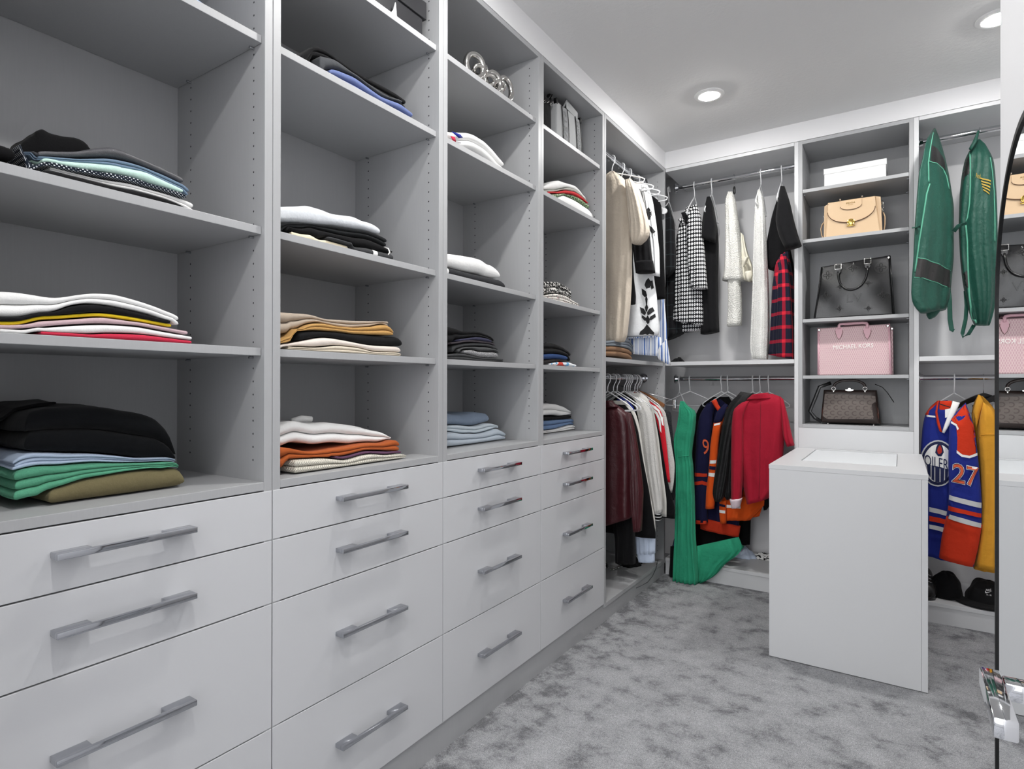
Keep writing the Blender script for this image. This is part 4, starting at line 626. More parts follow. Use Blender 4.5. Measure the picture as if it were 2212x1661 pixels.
 ('hanging_jersey', 'navy hockey jersey with orange-red bands and a number nine', 'jersey', [('body', 'ink_navy', 3.9, 0.02, [(0.246, 1.119), (0.205, 1.051), (0.175, 0.898), (0.169, 0.593), (0.169, 0.334)], [(0.305, 1.137), (0.374, 1.085), (0.402, 0.85), (0.408, 0.556), (0.425, 0.294)], {'fold': (4, 0.006)}), ('hem_band', 'red_orange', 3.892, 0.024, [(0.177, 0.361), (0.18, 0.286)], [(0.432, 0.337), (0.421, 0.265)], {'fold': (3, 0.004)}), ('sleeve', 'ink_navy', 3.85, 0.025, [(0.233, 1.108), (0.189, 1.038), (0.168, 0.931), (0.159, 0.72), (0.153, 0.538), (0.147, 0.338)], [(0.294, 1.138), (0.271, 1.025), (0.254, 0.846), (0.242, 0.607), (0.236, 0.427), (0.239, 0.344)], {'fold': (2, 0.003)}), ('collar', 'red_orange', 3.8200000000000003, 0.02, [(0.27, 1.124), (0.293, 1.086), (0.313, 1.057)], [(0.299, 1.139), (0.313, 1.104), (0.328, 1.081)], {'fold': (1, 0.001)}), ('cuff', 'red_orange', 3.85, 0.027, [(0.147, 0.35), (0.15, 0.326)], [(0.236, 0.355), (0.236, 0.334)], {'fold': (2, 0.003)})], [('P', 'band', 'red_orange', 3.829, [[(0.159, 0.659), (0.248, 0.66), (0.248, 0.64), (0.159, 0.635)], [(0.159, 0.599), (0.213, 0.613), (0.248, 0.598), (0.248, 0.577), (0.213, 0.589), (0.159, 0.578)]], 2), ('T', 'number_print', 'number_orange', 3.829, '9', (0.213, 0.789), (0.251, 0.776), (0.213, 0.887), 2, 0.0, 0.0015)], None),
 ('hanging_jersey', 'bright orange hockey jersey with navy and white bands', 'jersey', [('body', 'orange', 3.867, 0.01, [(0.325, 1.085), (0.313, 0.848), (0.308, 0.61), (0.313, 0.492), (0.313, 0.353)], [(0.381, 1.086), (0.492, 0.858), (0.56, 0.633), (0.587, 0.55), (0.547, 0.417)], {'fold': (4, 0.006)}), ('sleeve', 'orange', 3.795, 0.025, [(0.291, 0.993), (0.271, 0.851), (0.26, 0.674), (0.245, 0.555), (0.24, 0.443)], [(0.339, 1.0), (0.32, 0.854), (0.308, 0.678), (0.303, 0.561), (0.294, 0.449)], {'fold': (1, 0.002)}), ('shoulder', 'ink_navy', 3.805, 0.022, [(0.354, 1.111), (0.306, 1.057), (0.289, 0.986)], [(0.373, 1.105), (0.357, 1.044), (0.337, 0.997)], {'fold': (1, 0.002)}), ('far_sleeve', 'orange', 3.802, 0.016, [(0.324, 0.498), (0.324, 0.416), (0.33, 0.356)], [(0.366, 0.503), (0.366, 0.422), (0.366, 0.364)], {'fold': (1, 0.002)}), ('body_hem', 'orange', 3.835, 0.016, [(0.333, 0.523), (0.338, 0.442), (0.338, 0.374)], [(0.579, 0.549), (0.585, 0.499), (0.499, 0.392)], {'fold': (4, 0.005)})], [('P', 'band', 'print_white', 3.774, [[(0.297, 0.983), (0.345, 0.996), (0.345, 0.984), (0.297, 0.971)], [(0.274, 0.754), (0.311, 0.757), (0.308, 0.736), (0.271, 0.733)], [(0.265, 0.675), (0.303, 0.675), (0.3, 0.651), (0.263, 0.654)]], 1),
  ('P', 'band', 'ink_navy', 3.774, [[(0.271, 0.719), (0.308, 0.716), (0.305, 0.695), (0.268, 0.698)]], 1),
  ('P', 'band', 'print_white', 3.788, [[(0.327, 0.445), (0.369, 0.445), (0.369, 0.427), (0.327, 0.428)]], 3),
  ('P', 'band', 'ink_navy', 3.788, [[(0.327, 0.483), (0.369, 0.479), (0.369, 0.465), (0.327, 0.469)]], 3),
  ('P', 'band', 'print_white', 3.821, [[(0.361, 0.476), (0.448, 0.48), (0.448, 0.462), (0.361, 0.458)]], 4)], None),
 ('hanging_jacket', 'black puffer jacket with elasticated cuffs beside the red blazer', 'jacket', [('body', 'black_puffer', 3.8280000000000003, 0.016, [(0.451, 1.184), (0.376, 1.116), (0.351, 0.97), (0.34, 0.794), (0.334, 0.53)], [(0.522, 1.176), (0.514, 1.033), (0.5, 0.862), (0.479, 0.66), (0.446, 0.501)], {'fold': (3, 0.006)}), ('sleeve', 'black_puffer', 3.745, 0.024, [(0.464, 1.188), (0.382, 1.09), (0.355, 0.975), (0.332, 0.801), (0.304, 0.626), (0.296, 0.539), (0.31, 0.506)], [(0.53, 1.177), (0.442, 1.035), (0.404, 0.863), (0.388, 0.663), (0.369, 0.541), (0.349, 0.507)], {'fold': (2, 0.005)}), ('sleeve', 'black_puffer', 3.7800000000000002, 0.02, [(0.396, 1.089), (0.38, 0.859), (0.363, 0.656), (0.352, 0.522), (0.374, 0.513)], [(0.47, 1.091), (0.435, 0.862), (0.413, 0.66), (0.402, 0.533), (0.391, 0.52)], {'fold': (2, 0.004)})], [], None),
 ('hanging_blazer', 'carmine red blazer facing its back to the room on the lower back rod', 'jacket', [('body', 'carmine', 3.7, 0.055, [(0.552, 1.169), (0.521, 1.144), (0.452, 1.098), (0.463, 0.87), (0.468, 0.759), (0.49, 0.622), (0.511, 0.519)], [(0.649, 1.178), (0.704, 1.157), (0.721, 1.099), (0.716, 0.938), (0.704, 0.776), (0.694, 0.641), (0.629, 0.564)], {'fold': (3, 0.008)}), ('collar', 'carmine', 3.6950000000000003, 0.055, [(0.543, 1.172), (0.509, 1.141)], [(0.627, 1.184), (0.652, 1.151)], {'fold': (1, 0.001)}), ('sleeve', 'carmine', 3.6500000000000004, 0.038, [(0.497, 1.128), (0.445, 1.089), (0.434, 0.983), (0.432, 0.817), (0.432, 0.651), (0.432, 0.535)], [(0.531, 1.134), (0.497, 1.041), (0.5, 0.931), (0.5, 0.821), (0.495, 0.657), (0.487, 0.546)], {'fold': (2, 0.003)}), ('sleeve', 'carmine', 3.68, 0.038, [(0.692, 1.163), (0.702, 1.045), (0.712, 0.926), (0.731, 0.874)], [(0.712, 1.147), (0.736, 1.046), (0.756, 0.941), (0.77, 0.884)], {'fold': (2, 0.003)}), ('rolled_cuff', 'blush', 3.645, 0.042, [(0.425, 0.546), (0.436, 0.494)], [(0.493, 0.559), (0.48, 0.502)], {'fold': (2, 0.002)})], [('L', 'back_seam', 'carmine_seam', 3.653, [(0.597, 1.13), (0.594, 0.908), (0.592, 0.665), (0.587, 0.567)], 0.0016, 0)], None),
 ('hanging_trousers', 'black trouser corner peeking below the red blazer by the island', 'trousers', [('body', 'black', 3.86, 0.02, [(0.564, 0.635), (0.569, 0.527), (0.575, 0.459)], [(0.653, 0.643), (0.633, 0.528), (0.591, 0.464)], {'fold': (2, 0.003)})], [], None),
 ('hanging_garment_bag', 'green garment bag left on the rod, with a wide black window at its foot', 'garment bag', [('body', 'bag_green', 3.88, 0.075, [(1.413, 2.519), (1.382, 2.463), (1.367, 2.372), (1.353, 2.316), (1.345, 2.2), (1.336, 2.059), (1.33, 1.871), (1.322, 1.753), (1.32, 1.682), (1.33, 1.63), (1.359, 1.594)], [(1.43, 2.609), (1.452, 2.534), (1.474, 2.43), (1.49, 2.34), (1.502, 2.24), (1.51, 2.177), (1.51, 1.895), (1.502, 1.797), (1.496, 1.7), (1.49, 1.663), (1.478, 1.632)], {'fold': (3, 0.011), 'yl': -0.25}), ('foot_tuck', 'bag_green', 3.82, 0.03, [(1.388, 1.632), (1.39, 1.597), (1.4, 1.579)], [(1.455, 1.627), (1.431, 1.59), (1.412, 1.579)], {'fold': (1, 0.003)})], [('P', 'window', 'bag_black', 3.816, [[(1.406, 2.454), (1.435, 2.449), (1.457, 2.42), (1.467, 2.399), (1.471, 2.345), (1.459, 2.352), (1.435, 2.364), (1.404, 2.363)]], 0),
  ('P', 'window', 'bag_black', 3.816, [[(1.347, 1.87), (1.387, 1.861), (1.437, 1.845), (1.49, 1.825), (1.492, 1.735), (1.437, 1.753), (1.387, 1.767), (1.337, 1.777)]], 0), ('L', 'piping', 'mint_trim', 3.816, [(1.424, 2.58), (1.412, 2.509), (1.4, 2.425), (1.392, 2.353), (1.394, 2.254)], 0.0035, 0), ('L', 'piping', 'mint_trim', 3.816, [(1.394, 2.36), (1.428, 2.363), (1.459, 2.349), (1.475, 2.312), (1.486, 2.249)], 0.003, 0), ('L', 'zipper', 'mint_trim', 3.816, [(1.398, 2.246), (1.385, 2.194), (1.379, 2.146), (1.371, 2.085), (1.363, 2.024), (1.353, 1.951), (1.345, 1.878), (1.337, 1.804)], 0.004, 0), ('L', 'piping', 'mint_trim', 3.816, [(1.343, 1.873), (1.387, 1.863), (1.437, 1.848), (1.492, 1.825)], 0.0025, 0), ('L', 'piping', 'mint_trim', 3.816, [(1.333, 1.775), (1.387, 1.765), (1.437, 1.75), (1.492, 1.733)], 0.0025, 0), ('R', 'strap', 'bag_green', 3.84, [(1.484, 1.74), (1.49, 1.671), (1.492, 1.573), (1.499, 1.519), (1.509, 1.514)], 0.022, None), ('R', 'zip_tab', 'bag_green', 3.58, [(1.358, 2.024), (1.342, 2.021), (1.323, 2.022)], 0.03, None)], None),
 ('hanging_garment_bag', 'green garment bag with gold print nearer the mirror', 'garment bag', [('body', 'bag_green', 3.88, 0.075, [(1.602, 2.511), (1.58, 2.463), (1.556, 2.413), (1.543, 2.33), (1.535, 2.234), (1.531, 2.088), (1.531, 2.039), (1.537, 1.892), (1.545, 1.793), (1.558, 1.695), (1.577, 1.596), (1.596, 1.542)], [(1.621, 2.507), (1.644, 2.473), (1.659, 2.427), (1.674, 2.388), (1.681, 2.303), (1.685, 2.207), (1.688, 2.064), (1.688, 1.874), (1.686, 1.731), (1.679, 1.637), (1.666, 1.566), (1.657, 1.536)], {'fold': (3, 0.011)}), ('hood_flap', 'bag_green', 3.795, 0.012, [(1.601, 2.522), (1.586, 2.481), (1.567, 2.44)], [(1.61, 2.52), (1.601, 2.47), (1.577, 2.428)], {'fold': (1, 0.002)})], [('P', 'window', 'bag_black', 3.816, [[(1.548, 2.394), (1.571, 2.41), (1.573, 2.319), (1.535, 2.293), (1.538, 2.331)]], 0),
  ('P', 'window', 'bag_black', 3.816, [[(1.54, 1.808), (1.563, 1.82), (1.567, 1.729), (1.552, 1.718)]], 0), ('L', 'zipper', 'mint_trim', 3.816, [(1.573, 2.434), (1.574, 2.352), (1.574, 2.257), (1.571, 2.162), (1.563, 2.092), (1.556, 2.074)], 0.0035, 0), ('L', 'zipper', 'mint_trim', 3.816, [(1.557, 2.055), (1.563, 1.973), (1.565, 1.877), (1.567, 1.781), (1.571, 1.685), (1.58, 1.601), (1.593, 1.541)], 0.0045, 0), ('L', 'piping', 'mint_trim', 3.816, [(1.654, 2.383), (1.663, 2.311), (1.671, 2.216), (1.674, 2.098), (1.674, 1.957)], 0.0025, 0), ('T', 'gold_print', 'gold_thread', 3.816, 'And', (1.595, 2.286), (1.614, 2.276), (1.595, 2.313), 0, 0.0, 0.0015),
  ('P', 'gold_print', 'gold_thread', 3.816, [[(1.614, 2.285), (1.656, 2.263), (1.656, 2.256), (1.614, 2.278)], [(1.617, 2.27), (1.655, 2.247), (1.655, 2.24), (1.617, 2.263)], [(1.619, 2.256), (1.653, 2.231), (1.653, 2.223), (1.619, 2.249)], [(1.622, 2.241), (1.652, 2.214), (1.652, 2.207), (1.622, 2.234)], [(1.625, 2.226), (1.65, 2.198), (1.65, 2.191), (1.625, 2.219)]], 0), ('R', 'zip_tab', 'bag_green', 3.78, [(1.557, 2.056), (1.542, 2.053), (1.523, 2.047), (1.504, 2.021)], 0.02, None), ('R', 'strap', 'bag_green', 3.87, [(1.559, 1.722), (1.563, 1.644), (1.559, 1.572), (1.546, 1.5), (1.548, 1.48), (1.571, 1.494), (1.594, 1.541)], 0.018, None)], None),
 ('hanging_jersey', 'royal blue and orange hockey jersey with a round crest and twenty-seven', 'jersey', [('body', 'royal_blue', 3.86, 0.055, [(1.437, 1.139), (1.409, 1.109), (1.385, 1.071), (1.374, 1.008), (1.364, 0.858), (1.36, 0.707), (1.36, 0.557), (1.364, 0.328)], [(1.481, 1.149), (1.512, 1.116), (1.531, 1.063), (1.531, 0.917), (1.535, 0.723), (1.535, 0.529), (1.508, 0.302)], {'fold': (3, 0.006)}), ('shoulder_yoke', 'jersey_red', 3.858, 0.058, [(1.437, 1.144), (1.409, 1.114), (1.384, 1.071)], [(1.449, 1.146), (1.449, 1.109), (1.439, 1.055)], {'fold': (1, 0.001)}), ('sleeve', 'royal_blue', 3.7849999999999997, 0.045, [(1.488, 1.053), (1.484, 0.969), (1.481, 0.824), (1.484, 0.681), (1.475, 0.56), (1.453, 0.436), (1.444, 0.331)], [(1.553, 1.138), (1.587, 1.02), (1.601, 0.88), (1.612, 0.74), (1.618, 0.624), (1.616, 0.507), (1.586, 0.31)], {'fold': (1, 0.0012)}), ('collar', 'print_white', 3.7849999999999997, 0.016, [(1.5, 1.146), (1.481, 1.076), (1.465, 1.021), (1.455, 0.982)], [(1.53, 1.137), (1.504, 1.065), (1.484, 1.016), (1.465, 0.977)], {'fold': (1, 0.0005)}), ('collar_left', 'jersey_red', 3.8, 0.012, [(1.435, 1.14), (1.427, 1.086), (1.434, 1.026), (1.444, 0.987)], [(1.444, 1.15), (1.436, 1.087), (1.448, 1.019), (1.458, 0.981)], {'fold': (1, 0.0005)}), ('neck_inside', 'jersey_red', 3.815, 0.008, [(1.447, 1.145), (1.443, 1.086), (1.447, 1.043)], [(1.498, 1.146), (1.498, 1.1), (1.474, 1.053)], {'fold': (1, 0.001)}), ('sleeve_end', 'jersey_red', 3.7835, 0.0462, [(1.474, 0.555), (1.453, 0.437), (1.442, 0.331)], [(1.619, 0.524), (1.616, 0.505), (1.603, 0.407), (1.585, 0.308)], {'fold': (1, 0.0012), 'cut': 1})], [('P', 'sleeve_cap', 'jersey_red', 3.747, [[(1.482, 1.078), (1.501, 1.138), (1.55, 1.157), (1.572, 1.104), (1.587, 1.034), (1.596, 0.953), (1.602, 0.889), (1.565, 0.87), (1.535, 0.875), (1.515, 0.892), (1.516, 0.961), (1.513, 1.02), (1.494, 1.047)]], 2),
  ('P', 'shoulder_yoke', 'jersey_red', 3.813, [[(1.467, 1.155), (1.505, 1.151), (1.536, 1.113), (1.505, 1.035), (1.494, 1.044), (1.482, 1.063)]], 0),
  ('P', 'yoke_trim', 'print_white', 3.813, [[(1.379, 1.072), (1.427, 1.066), (1.429, 1.057), (1.377, 1.062)]], 0),
  ('P', 'sleeve_trim', 'print_white', 3.747, [[(1.513, 0.897), (1.535, 0.877), (1.565, 0.872), (1.598, 0.888), (1.598, 0.874), (1.565, 0.86), (1.533, 0.865), (1.513, 0.883)]], 2),
  ('P', 'armhole_trim', 'print_white', 3.747, [[(1.492, 1.043), (1.513, 1.029), (1.522, 1.006), (1.516, 0.999), (1.509, 1.02), (1.49, 1.033)]], 2),
  ('P', 'crest_ring', 'print_silver', 3.813, [[(1.515, 0.824), (1.513, 0.797), (1.507, 0.771), (1.498, 0.747), (1.487, 0.727), (1.472, 0.711), (1.456, 0.701), (1.439, 0.696), (1.422, 0.698), (1.405, 0.705), (1.391, 0.718), (1.378, 0.737), (1.369, 0.759), (1.363, 0.785), (1.361, 0.812), (1.363, 0.84), (1.369, 0.867), (1.378, 0.89), (1.391, 0.911), (1.405, 0.926), (1.422, 0.936), (1.439, 0.94), (1.456, 0.938), (1.472, 0.93), (1.487, 0.916), (1.499, 0.898), (1.507, 0.875), (1.513, 0.85)]], 0),
  ('P', 'crest_navy_ring', 'print_navy', 3.813, [[(1.509, 0.823), (1.507, 0.798), (1.502, 0.774), (1.494, 0.752), (1.483, 0.733), (1.47, 0.718), (1.455, 0.708), (1.439, 0.704), (1.423, 0.705), (1.408, 0.712), (1.394, 0.725), (1.383, 0.742), (1.374, 0.763), (1.369, 0.787), (1.367, 0.813), (1.369, 0.839), (1.374, 0.864), (1.383, 0.886), (1.394, 0.905), (1.408, 0.92), (1.423, 0.929), (1.439, 0.933), (1.455, 0.931), (1.47, 0.923), (1.483, 0.91), (1.494, 0.893), (1.502, 0.872), (1.507, 0.848)]], 0),
  ('P', 'crest_field', 'print_white', 3.813, [[(1.499, 0.823), (1.498, 0.801), (1.494, 0.779), (1.486, 0.76), (1.477, 0.743), (1.465, 0.731), (1.453, 0.722), (1.439, 0.718), (1.425, 0.72), (1.412, 0.726), (1.401, 0.737), (1.391, 0.752), (1.383, 0.77), (1.379, 0.791), (1.377, 0.814), (1.379, 0.836), (1.383, 0.858), (1.391, 0.877), (1.401, 0.894), (1.412, 0.907), (1.425, 0.915), (1.439, 0.918), (1.453, 0.916), (1.465, 0.91), (1.477, 0.899), (1.486, 0.883), (1.494, 0.865), (1.498, 0.845)]], 0),
  ('P', 'crest_drop_edge', 'print_navy', 3.813, [[(1.447, 0.933), (1.459, 0.902), (1.463, 0.878), (1.453, 0.856), (1.439, 0.855), (1.427, 0.873), (1.431, 0.901), (1.439, 0.923)]], 0),
  ('P', 'crest_drop', 'print_red', 3.813, [[(1.447, 0.916), (1.455, 0.895), (1.455, 0.878), (1.447, 0.867), (1.439, 0.869), (1.435, 0.884), (1.439, 0.901)]], 0), ('T', 'crest_lettering', 'print_navy', 3.813, 'OILERS', (1.381, 0.806), (1.499, 0.782), (1.381, 0.861), 0, 0.0, 0.0015),
  ('P', 'crest_drips', 'print_navy', 3.813, [[(1.391, 0.81), (1.407, 0.808), (1.407, 0.742), (1.395, 0.761)], [(1.411, 0.806), (1.423, 0.805), (1.423, 0.724), (1.411, 0.733)], [(1.427, 0.803), (1.445, 0.799), (1.445, 0.719), (1.427, 0.72)], [(1.449, 0.797), (1.465, 0.796), (1.463, 0.725), (1.449, 0.719)], [(1.468, 0.794), (1.482, 0.79), (1.478, 0.741), (1.468, 0.733)]], 0), ('T', 'number_print', 'print_white', 3.747, '27', (1.496, 0.737), (1.6, 0.721), (1.499, 0.83), 2, 0.035, 0.0015), ('T', 'number_print', 'print_navy', 3.747, '27', (1.496, 0.737), (1.6, 0.721), (1.499, 0.83), 2, 0.018, 0.0015), ('T', 'number_print', 'number_orange', 3.747, '27', (1.496, 0.737), (1.6, 0.721), (1.499, 0.83), 2, 0.0, 0.0015),
  ('P', 'sleeve_band', 'print_silver', 3.747, [[(1.484, 0.665), (1.548, 0.653), (1.613, 0.639), (1.612, 0.613), (1.548, 0.627), (1.482, 0.641)], [(1.475, 0.569), (1.539, 0.556), (1.612, 0.537), (1.611, 0.514), (1.539, 0.53), (1.469, 0.547)]], 2),
  ('P', 'sleeve_band', 'jersey_red', 3.747, [[(1.48, 0.61), (1.548, 0.599), (1.612, 0.586), (1.612, 0.565), (1.548, 0.578), (1.478, 0.586)]], 2),
  ('P', 'body_band', 'print_silver', 3.813, [[(1.401, 0.587), (1.482, 0.572), (1.48, 0.548), (1.401, 0.563)], [(1.401, 0.496), (1.466, 0.486), (1.462, 0.463), (1.401, 0.474)]], 0),
  ('P', 'body_band', 'jersey_red', 3.813, [[(1.401, 0.541), (1.472, 0.53), (1.468, 0.505), (1.401, 0.514)]], 0),
  ('P', 'neck_label', 'print_white', 3.808, [[(1.468, 1.102), (1.492, 1.107), (1.492, 1.064), (1.468, 1.058)]], 5),
  ('P', 'neck_tape', 'print_black', 3.808, [[(1.445, 1.133), (1.493, 1.114), (1.493, 1.11), (1.445, 1.126)]], 5)], None),
 ('hanging_blazer', 'mustard yellow blazer on a black hanger beside the mirror', 'jacket', [('body', 'marigold', 3.8699999999999997, 0.05, [(1.611, 1.177), (1.594, 1.141), (1.582, 1.076), (1.601, 0.92), (1.612, 0.729), (1.62, 0.538), (1.608, 0.393), (1.591, 0.279)], [(1.628, 1.173), (1.661, 1.133), (1.683, 1.09), (1.712, 0.926), (1.723, 0.692), (1.727, 0.457), (1.716, 0.277)], {'fold': (3, 0.006)}), ('lapel', 'marigold', 3.81, 0.014, [(1.605, 1.18), (1.594, 1.138), (1.585, 1.09), (1.592, 1.038)], [(1.613, 1.178), (1.628, 1.143), (1.615, 1.091), (1.598, 1.005)], {'fold': (1, 0.001)}), ('sleeve', 'marigold', 3.8049999999999997, 0.04, [(1.625, 1.143), (1.611, 1.067), (1.603, 0.973), (1.614, 0.808), (1.618, 0.644), (1.614, 0.479), (1.594, 0.306)], [(1.655, 1.116), (1.676, 1.081), (1.691, 0.977), (1.698, 0.745), (1.699, 0.537), (1.69, 0.304)], {'fold': (2, 0.004)})], [('L', 'sleeve_seam', 'marigold', 3.771, [(1.596, 0.965), (1.611, 0.976), (1.633, 0.981), (1.673, 0.983)], 0.003, 2)], None),
 ('hanging_shirt', 'white shirt on the last black hanger by the mirror', 'shirt', [('body', 'white', 3.96, 0.03, [(1.676, 1.131), (1.662, 1.099), (1.659, 1.074), (1.659, 0.818)], [(1.689, 1.131), (1.717, 1.088), (1.745, 1.041), (1.754, 0.825)], {'fold': (3, 0.005)})], [], None)]
# ================================================================ hanging clothes
fabric('white_cotton', 'eef0f2', .9, fold=12, vary=.03)
newmat('print_black', '1c1c1f', .85); newmat('print_white', 'f0f0ee', .8); newmat('print_silver', 'c9cbcc', .6); newmat('print_navy', '141c48', .8)
newmat('print_red', 'b52a1e', .8); newmat('number_orange', 'd9603a', .8); newmat('carmine_seam', '7d1324', .9)
def p_ovals(t, u, v, uv):
    """white ovals with a dark centre, in rows"""
    def cell(w, P): return t.math('SUBTRACT', t.math('FRACT', t.math('DIVIDE', w, P)), .5)
    a, b = cell(u, .0165), cell(v, .0255)
    r = t.math('SQRT', t.math('ADD', t.math('MULTIPLY', a, a), t.math('MULTIPLY', b, b)))
    k = t.math('MULTIPLY', t.math('LESS_THAN', r, .37), t.math('GREATER_THAN', r, .10))
    return t.mix(k, lin('16161a'), lin('e9e9ea'))
patterned('oval_print', '8a8a8c', p_ovals)
def p_plaid(t, u, v, uv):
    a = t.math('LESS_THAN', t.math('FRACT', t.math('DIVIDE', u, .060)), .27); b = t.math('LESS_THAN', t.math('FRACT', t.math('DIVIDE', v, .082)), .24)
    n = t.math('ADD', a, b); o = t.mix(t.math('GREATER_THAN', n, .5), lin('191a2c'), lin('8e1a30')); return t.mix(t.math('GREATER_THAN', n, 1.5), o, lin('d6283a'))
patterned('plaid', '3a1a2a', p_plaid)
def p_tartan(t, u, v, uv):
    a = t.math('LESS_THAN', t.math('FRACT', t.math('DIVIDE', u, .06)), .06); b = t.math('LESS_THAN', t.math('FRACT', t.math('DIVIDE', v, .08)), .05)
    return t.mix(t.math('MAXIMUM', a, b), lin('141417'), lin('2a3436'))
patterned('tartan_black', '17181a', p_tartan)
def p_stripe(t, u, v, uv):
    n = t.add('TexNoise', i={'Scale': 1.0, 'Detail': 2}, noise_dimensions='1D'); t.link(t.math('MULTIPLY', u, 75), n.inputs['W'])
    r = t.add('ValToRGB'); e = r.color_ramp.elements; e[0].position = .40; e[0].color = lin('5b78b4'); e[1].position = .56; e[1].color = lin('eceef2')
    q = r.color_ramp.elements.new(.46); q.color = lin('b9c7e2'); t.link(n.outputs['Fac'], r.inputs[0]); return r.outputs[0]
patterned('stripe_dress', 'c9d2e6', p_stripe)
def relief(name, base, scale, strength, dist, rough=.8, spark=0, vary=.08):
    m = fabric(name, base, rough, vary=vary); t = NT(m); co = t.coord()
    vo = t.add('TexVoronoi', i={'Scale': scale}); t.link(co, vo.inputs['Vector'])
    t.bump(t.math('SUBTRACT', 1.0, vo.outputs['Distance']), strength, dist)
    if spark:
        w = t.add('TexWhiteNoise', noise_dimensions='3D'); t.link(vo.outputs['Position'], w.inputs['Vector'])
        t.link(t.math('MULTIPLY_ADD', w.outputs['Value'], -.55, .65), t.b.inputs['Roughness'])
        t.b.inputs['Specular IOR Level'].default_value = .8
    return m
relief('white_beads', 'f0efe9', 150, .9, .006)
relief('white_sequin', 'f0f0ec', 240, .9, .004, .4, 1)
relief('white_fur', 'eceae6', 330, .8, .006, .95)
relief('lace_black', '3a3a3e', 160, .8, .004, .9, vary=.35)
def p_cuff(t, u, v, uv):
    k = t.math('LESS_THAN', t.math('FRACT', t.math('DIVIDE', v, .018)), .28); return t.mix(k, lin('151517'), lin('eeeeee'))
patterned('cuff_stripes', '333333', p_cuff)
BURG = MATS['burgundy_leather']; BURG.node_tree.nodes['Principled BSDF'].inputs['Specular IOR Level'].default_value = .5
for _k, _v in (('bag_green', .4), ('bag_black', .5), ('black_puffer', .35), ('leatherg', .4)): MATS[_k].node_tree.nodes['Principled BSDF'].inputs['Specular IOR Level'].default_value = _v
GEO = {}
def loft(y, d, L, R, seed, fold=(3, .006), n=44, rows=None, yl=0., cut=0):
    """cloth tube between a left and a right edge line [(x, z)]: rounded sections, soft vertical folds, closed top and hem"""
    def par(E):
        z0, z1 = E[0][1], E[-1][1]; ts = [(z0 - z) / max(1e-6, z0 - z1) for x, z in E]
        return ts, [x for x, z in E], [z for x, z in E]
    H = max(L[0][1] - L[-1][1], R[0][1] - R[-1][1], .02); M = rows or int(max(6, min(46, H / .022)))
    T = np.concatenate([[0, .004, .012], np.linspace(.03, 1, M)]); T = T if H > .12 and not cut else np.linspace(0, 1, M)
    lt, lx, lz = par(L); rt, rx, rz = par(R)
    XL, ZL, XR, ZR = np.interp(T, lt, lx), np.interp(T, lt, lz), np.interp(T, rt, rx), np.interp(T, rt, rz)
    if H > .25 and not cut:                                       # soften the corners of the edge lines
        for A in (XL, XR):
            A[4:-1] = (A[3:-2] + 2 * A[4:-1] + A[5:]) / 4
    V = []; UV = []; nf, amp = fold; ph = seed * 1.7
    for i, t in enumerate(T):
        top = math.sqrt(min(1, (t + .002) * H / .05)) if H > .12 and not cut else 1
        w = XR[i] - XL[i]; dd = min(d, w * .62 + .004) * top
        for k in range(n):
            A = 2 * math.pi * k / n; c, s = math.cos(A), math.sin(A)
            c = math.copysign(abs(c) ** .85, c); s = math.copysign(abs(s) ** .7, s); f = (1 + c) / 2
            x = XL[i] + w * f; z = ZL[i] + (ZR[i] - ZL[i]) * f
            q = noise.noise(Vector((x * 7 + ph, z * 2.2, seed * .77)))
            g = amp * min(1, .25 + 1.1 * t) * math.cos(2 * math.pi * nf * f + ph + 3.2 * q + t * 1.1)
            g += .35 * amp * min(1, t * 1.5) * (abs(math.sin(math.pi * (nf * 1.6 + .5) * f + ph * 2 + 2 * q)) - .6)
            cr = noise.noise(Vector((x * 14, z * 17 + ph, seed * 2.1))) * amp * .35
            y2 = y + yl * (1 - f) + s * dd + (g + cr) * (1 if s < 0 else -.4) * min(1, abs(s) * 2.2)
            V.append((x + q * amp * .5 * abs(s), y2, z + .3 * amp * q)); UV.append((x + .6 * y2 + w * 0, z))
    F = []
    for i in range(len(T) - 1):
        for k in range(n):
            l = (k + 1) % n; F.append((i * n + k, i * n + l, (i + 1) * n + l, (i + 1) * n + k))
    F += [tuple(range(n))[::-1], tuple((len(T) - 1) * n + k for k in range(n))]
    m = MB(); m.add(V, F, UV); return m
def bvh(m): return BVHTree.FromPolygons([Vector(p) for p in m.v], [tuple(f) for f in m.f])
def lay(tree, x, z, y0, gap):
    h = tree.ray_cast(Vector((x, y0 - .4, z)), Vector((0, 1, 0)))
    if h[0] is None:
        h = tree.find_nearest(Vector((x, y0, z)))
        return Vector((h[0].x, h[0].y - gap, h[0].z))
    return Vector((x, h[0].y - gap, z))
def flat_print(polys, tree, y0, gap, sub=.012):
    """a thin printed or sewn-on patch that follows the cloth under it"""
    bm = bmesh.new()
    for p in polys:
        vs = [bm.verts.new((x, 0, z)) for x, z in p]
        try: bm.faces.new(vs)
        except ValueError: pass
    bmesh.ops.triangulate(bm, faces=bm.faces[:])
    for _ in range(3):
        es = [e for e in bm.edges if e.calc_length() > sub]
        if not es: break
        bmesh.ops.subdivide_edges(bm, edges=es, cuts=1)
        bmesh.ops.triangulate(bm, faces=[f for f in bm.faces if len(f.verts) > 4])
    for v in bm.verts: v.co = lay(tree, v.co.x, v.co.z, y0, gap)
    m = MB(); m.bm(bm); return m
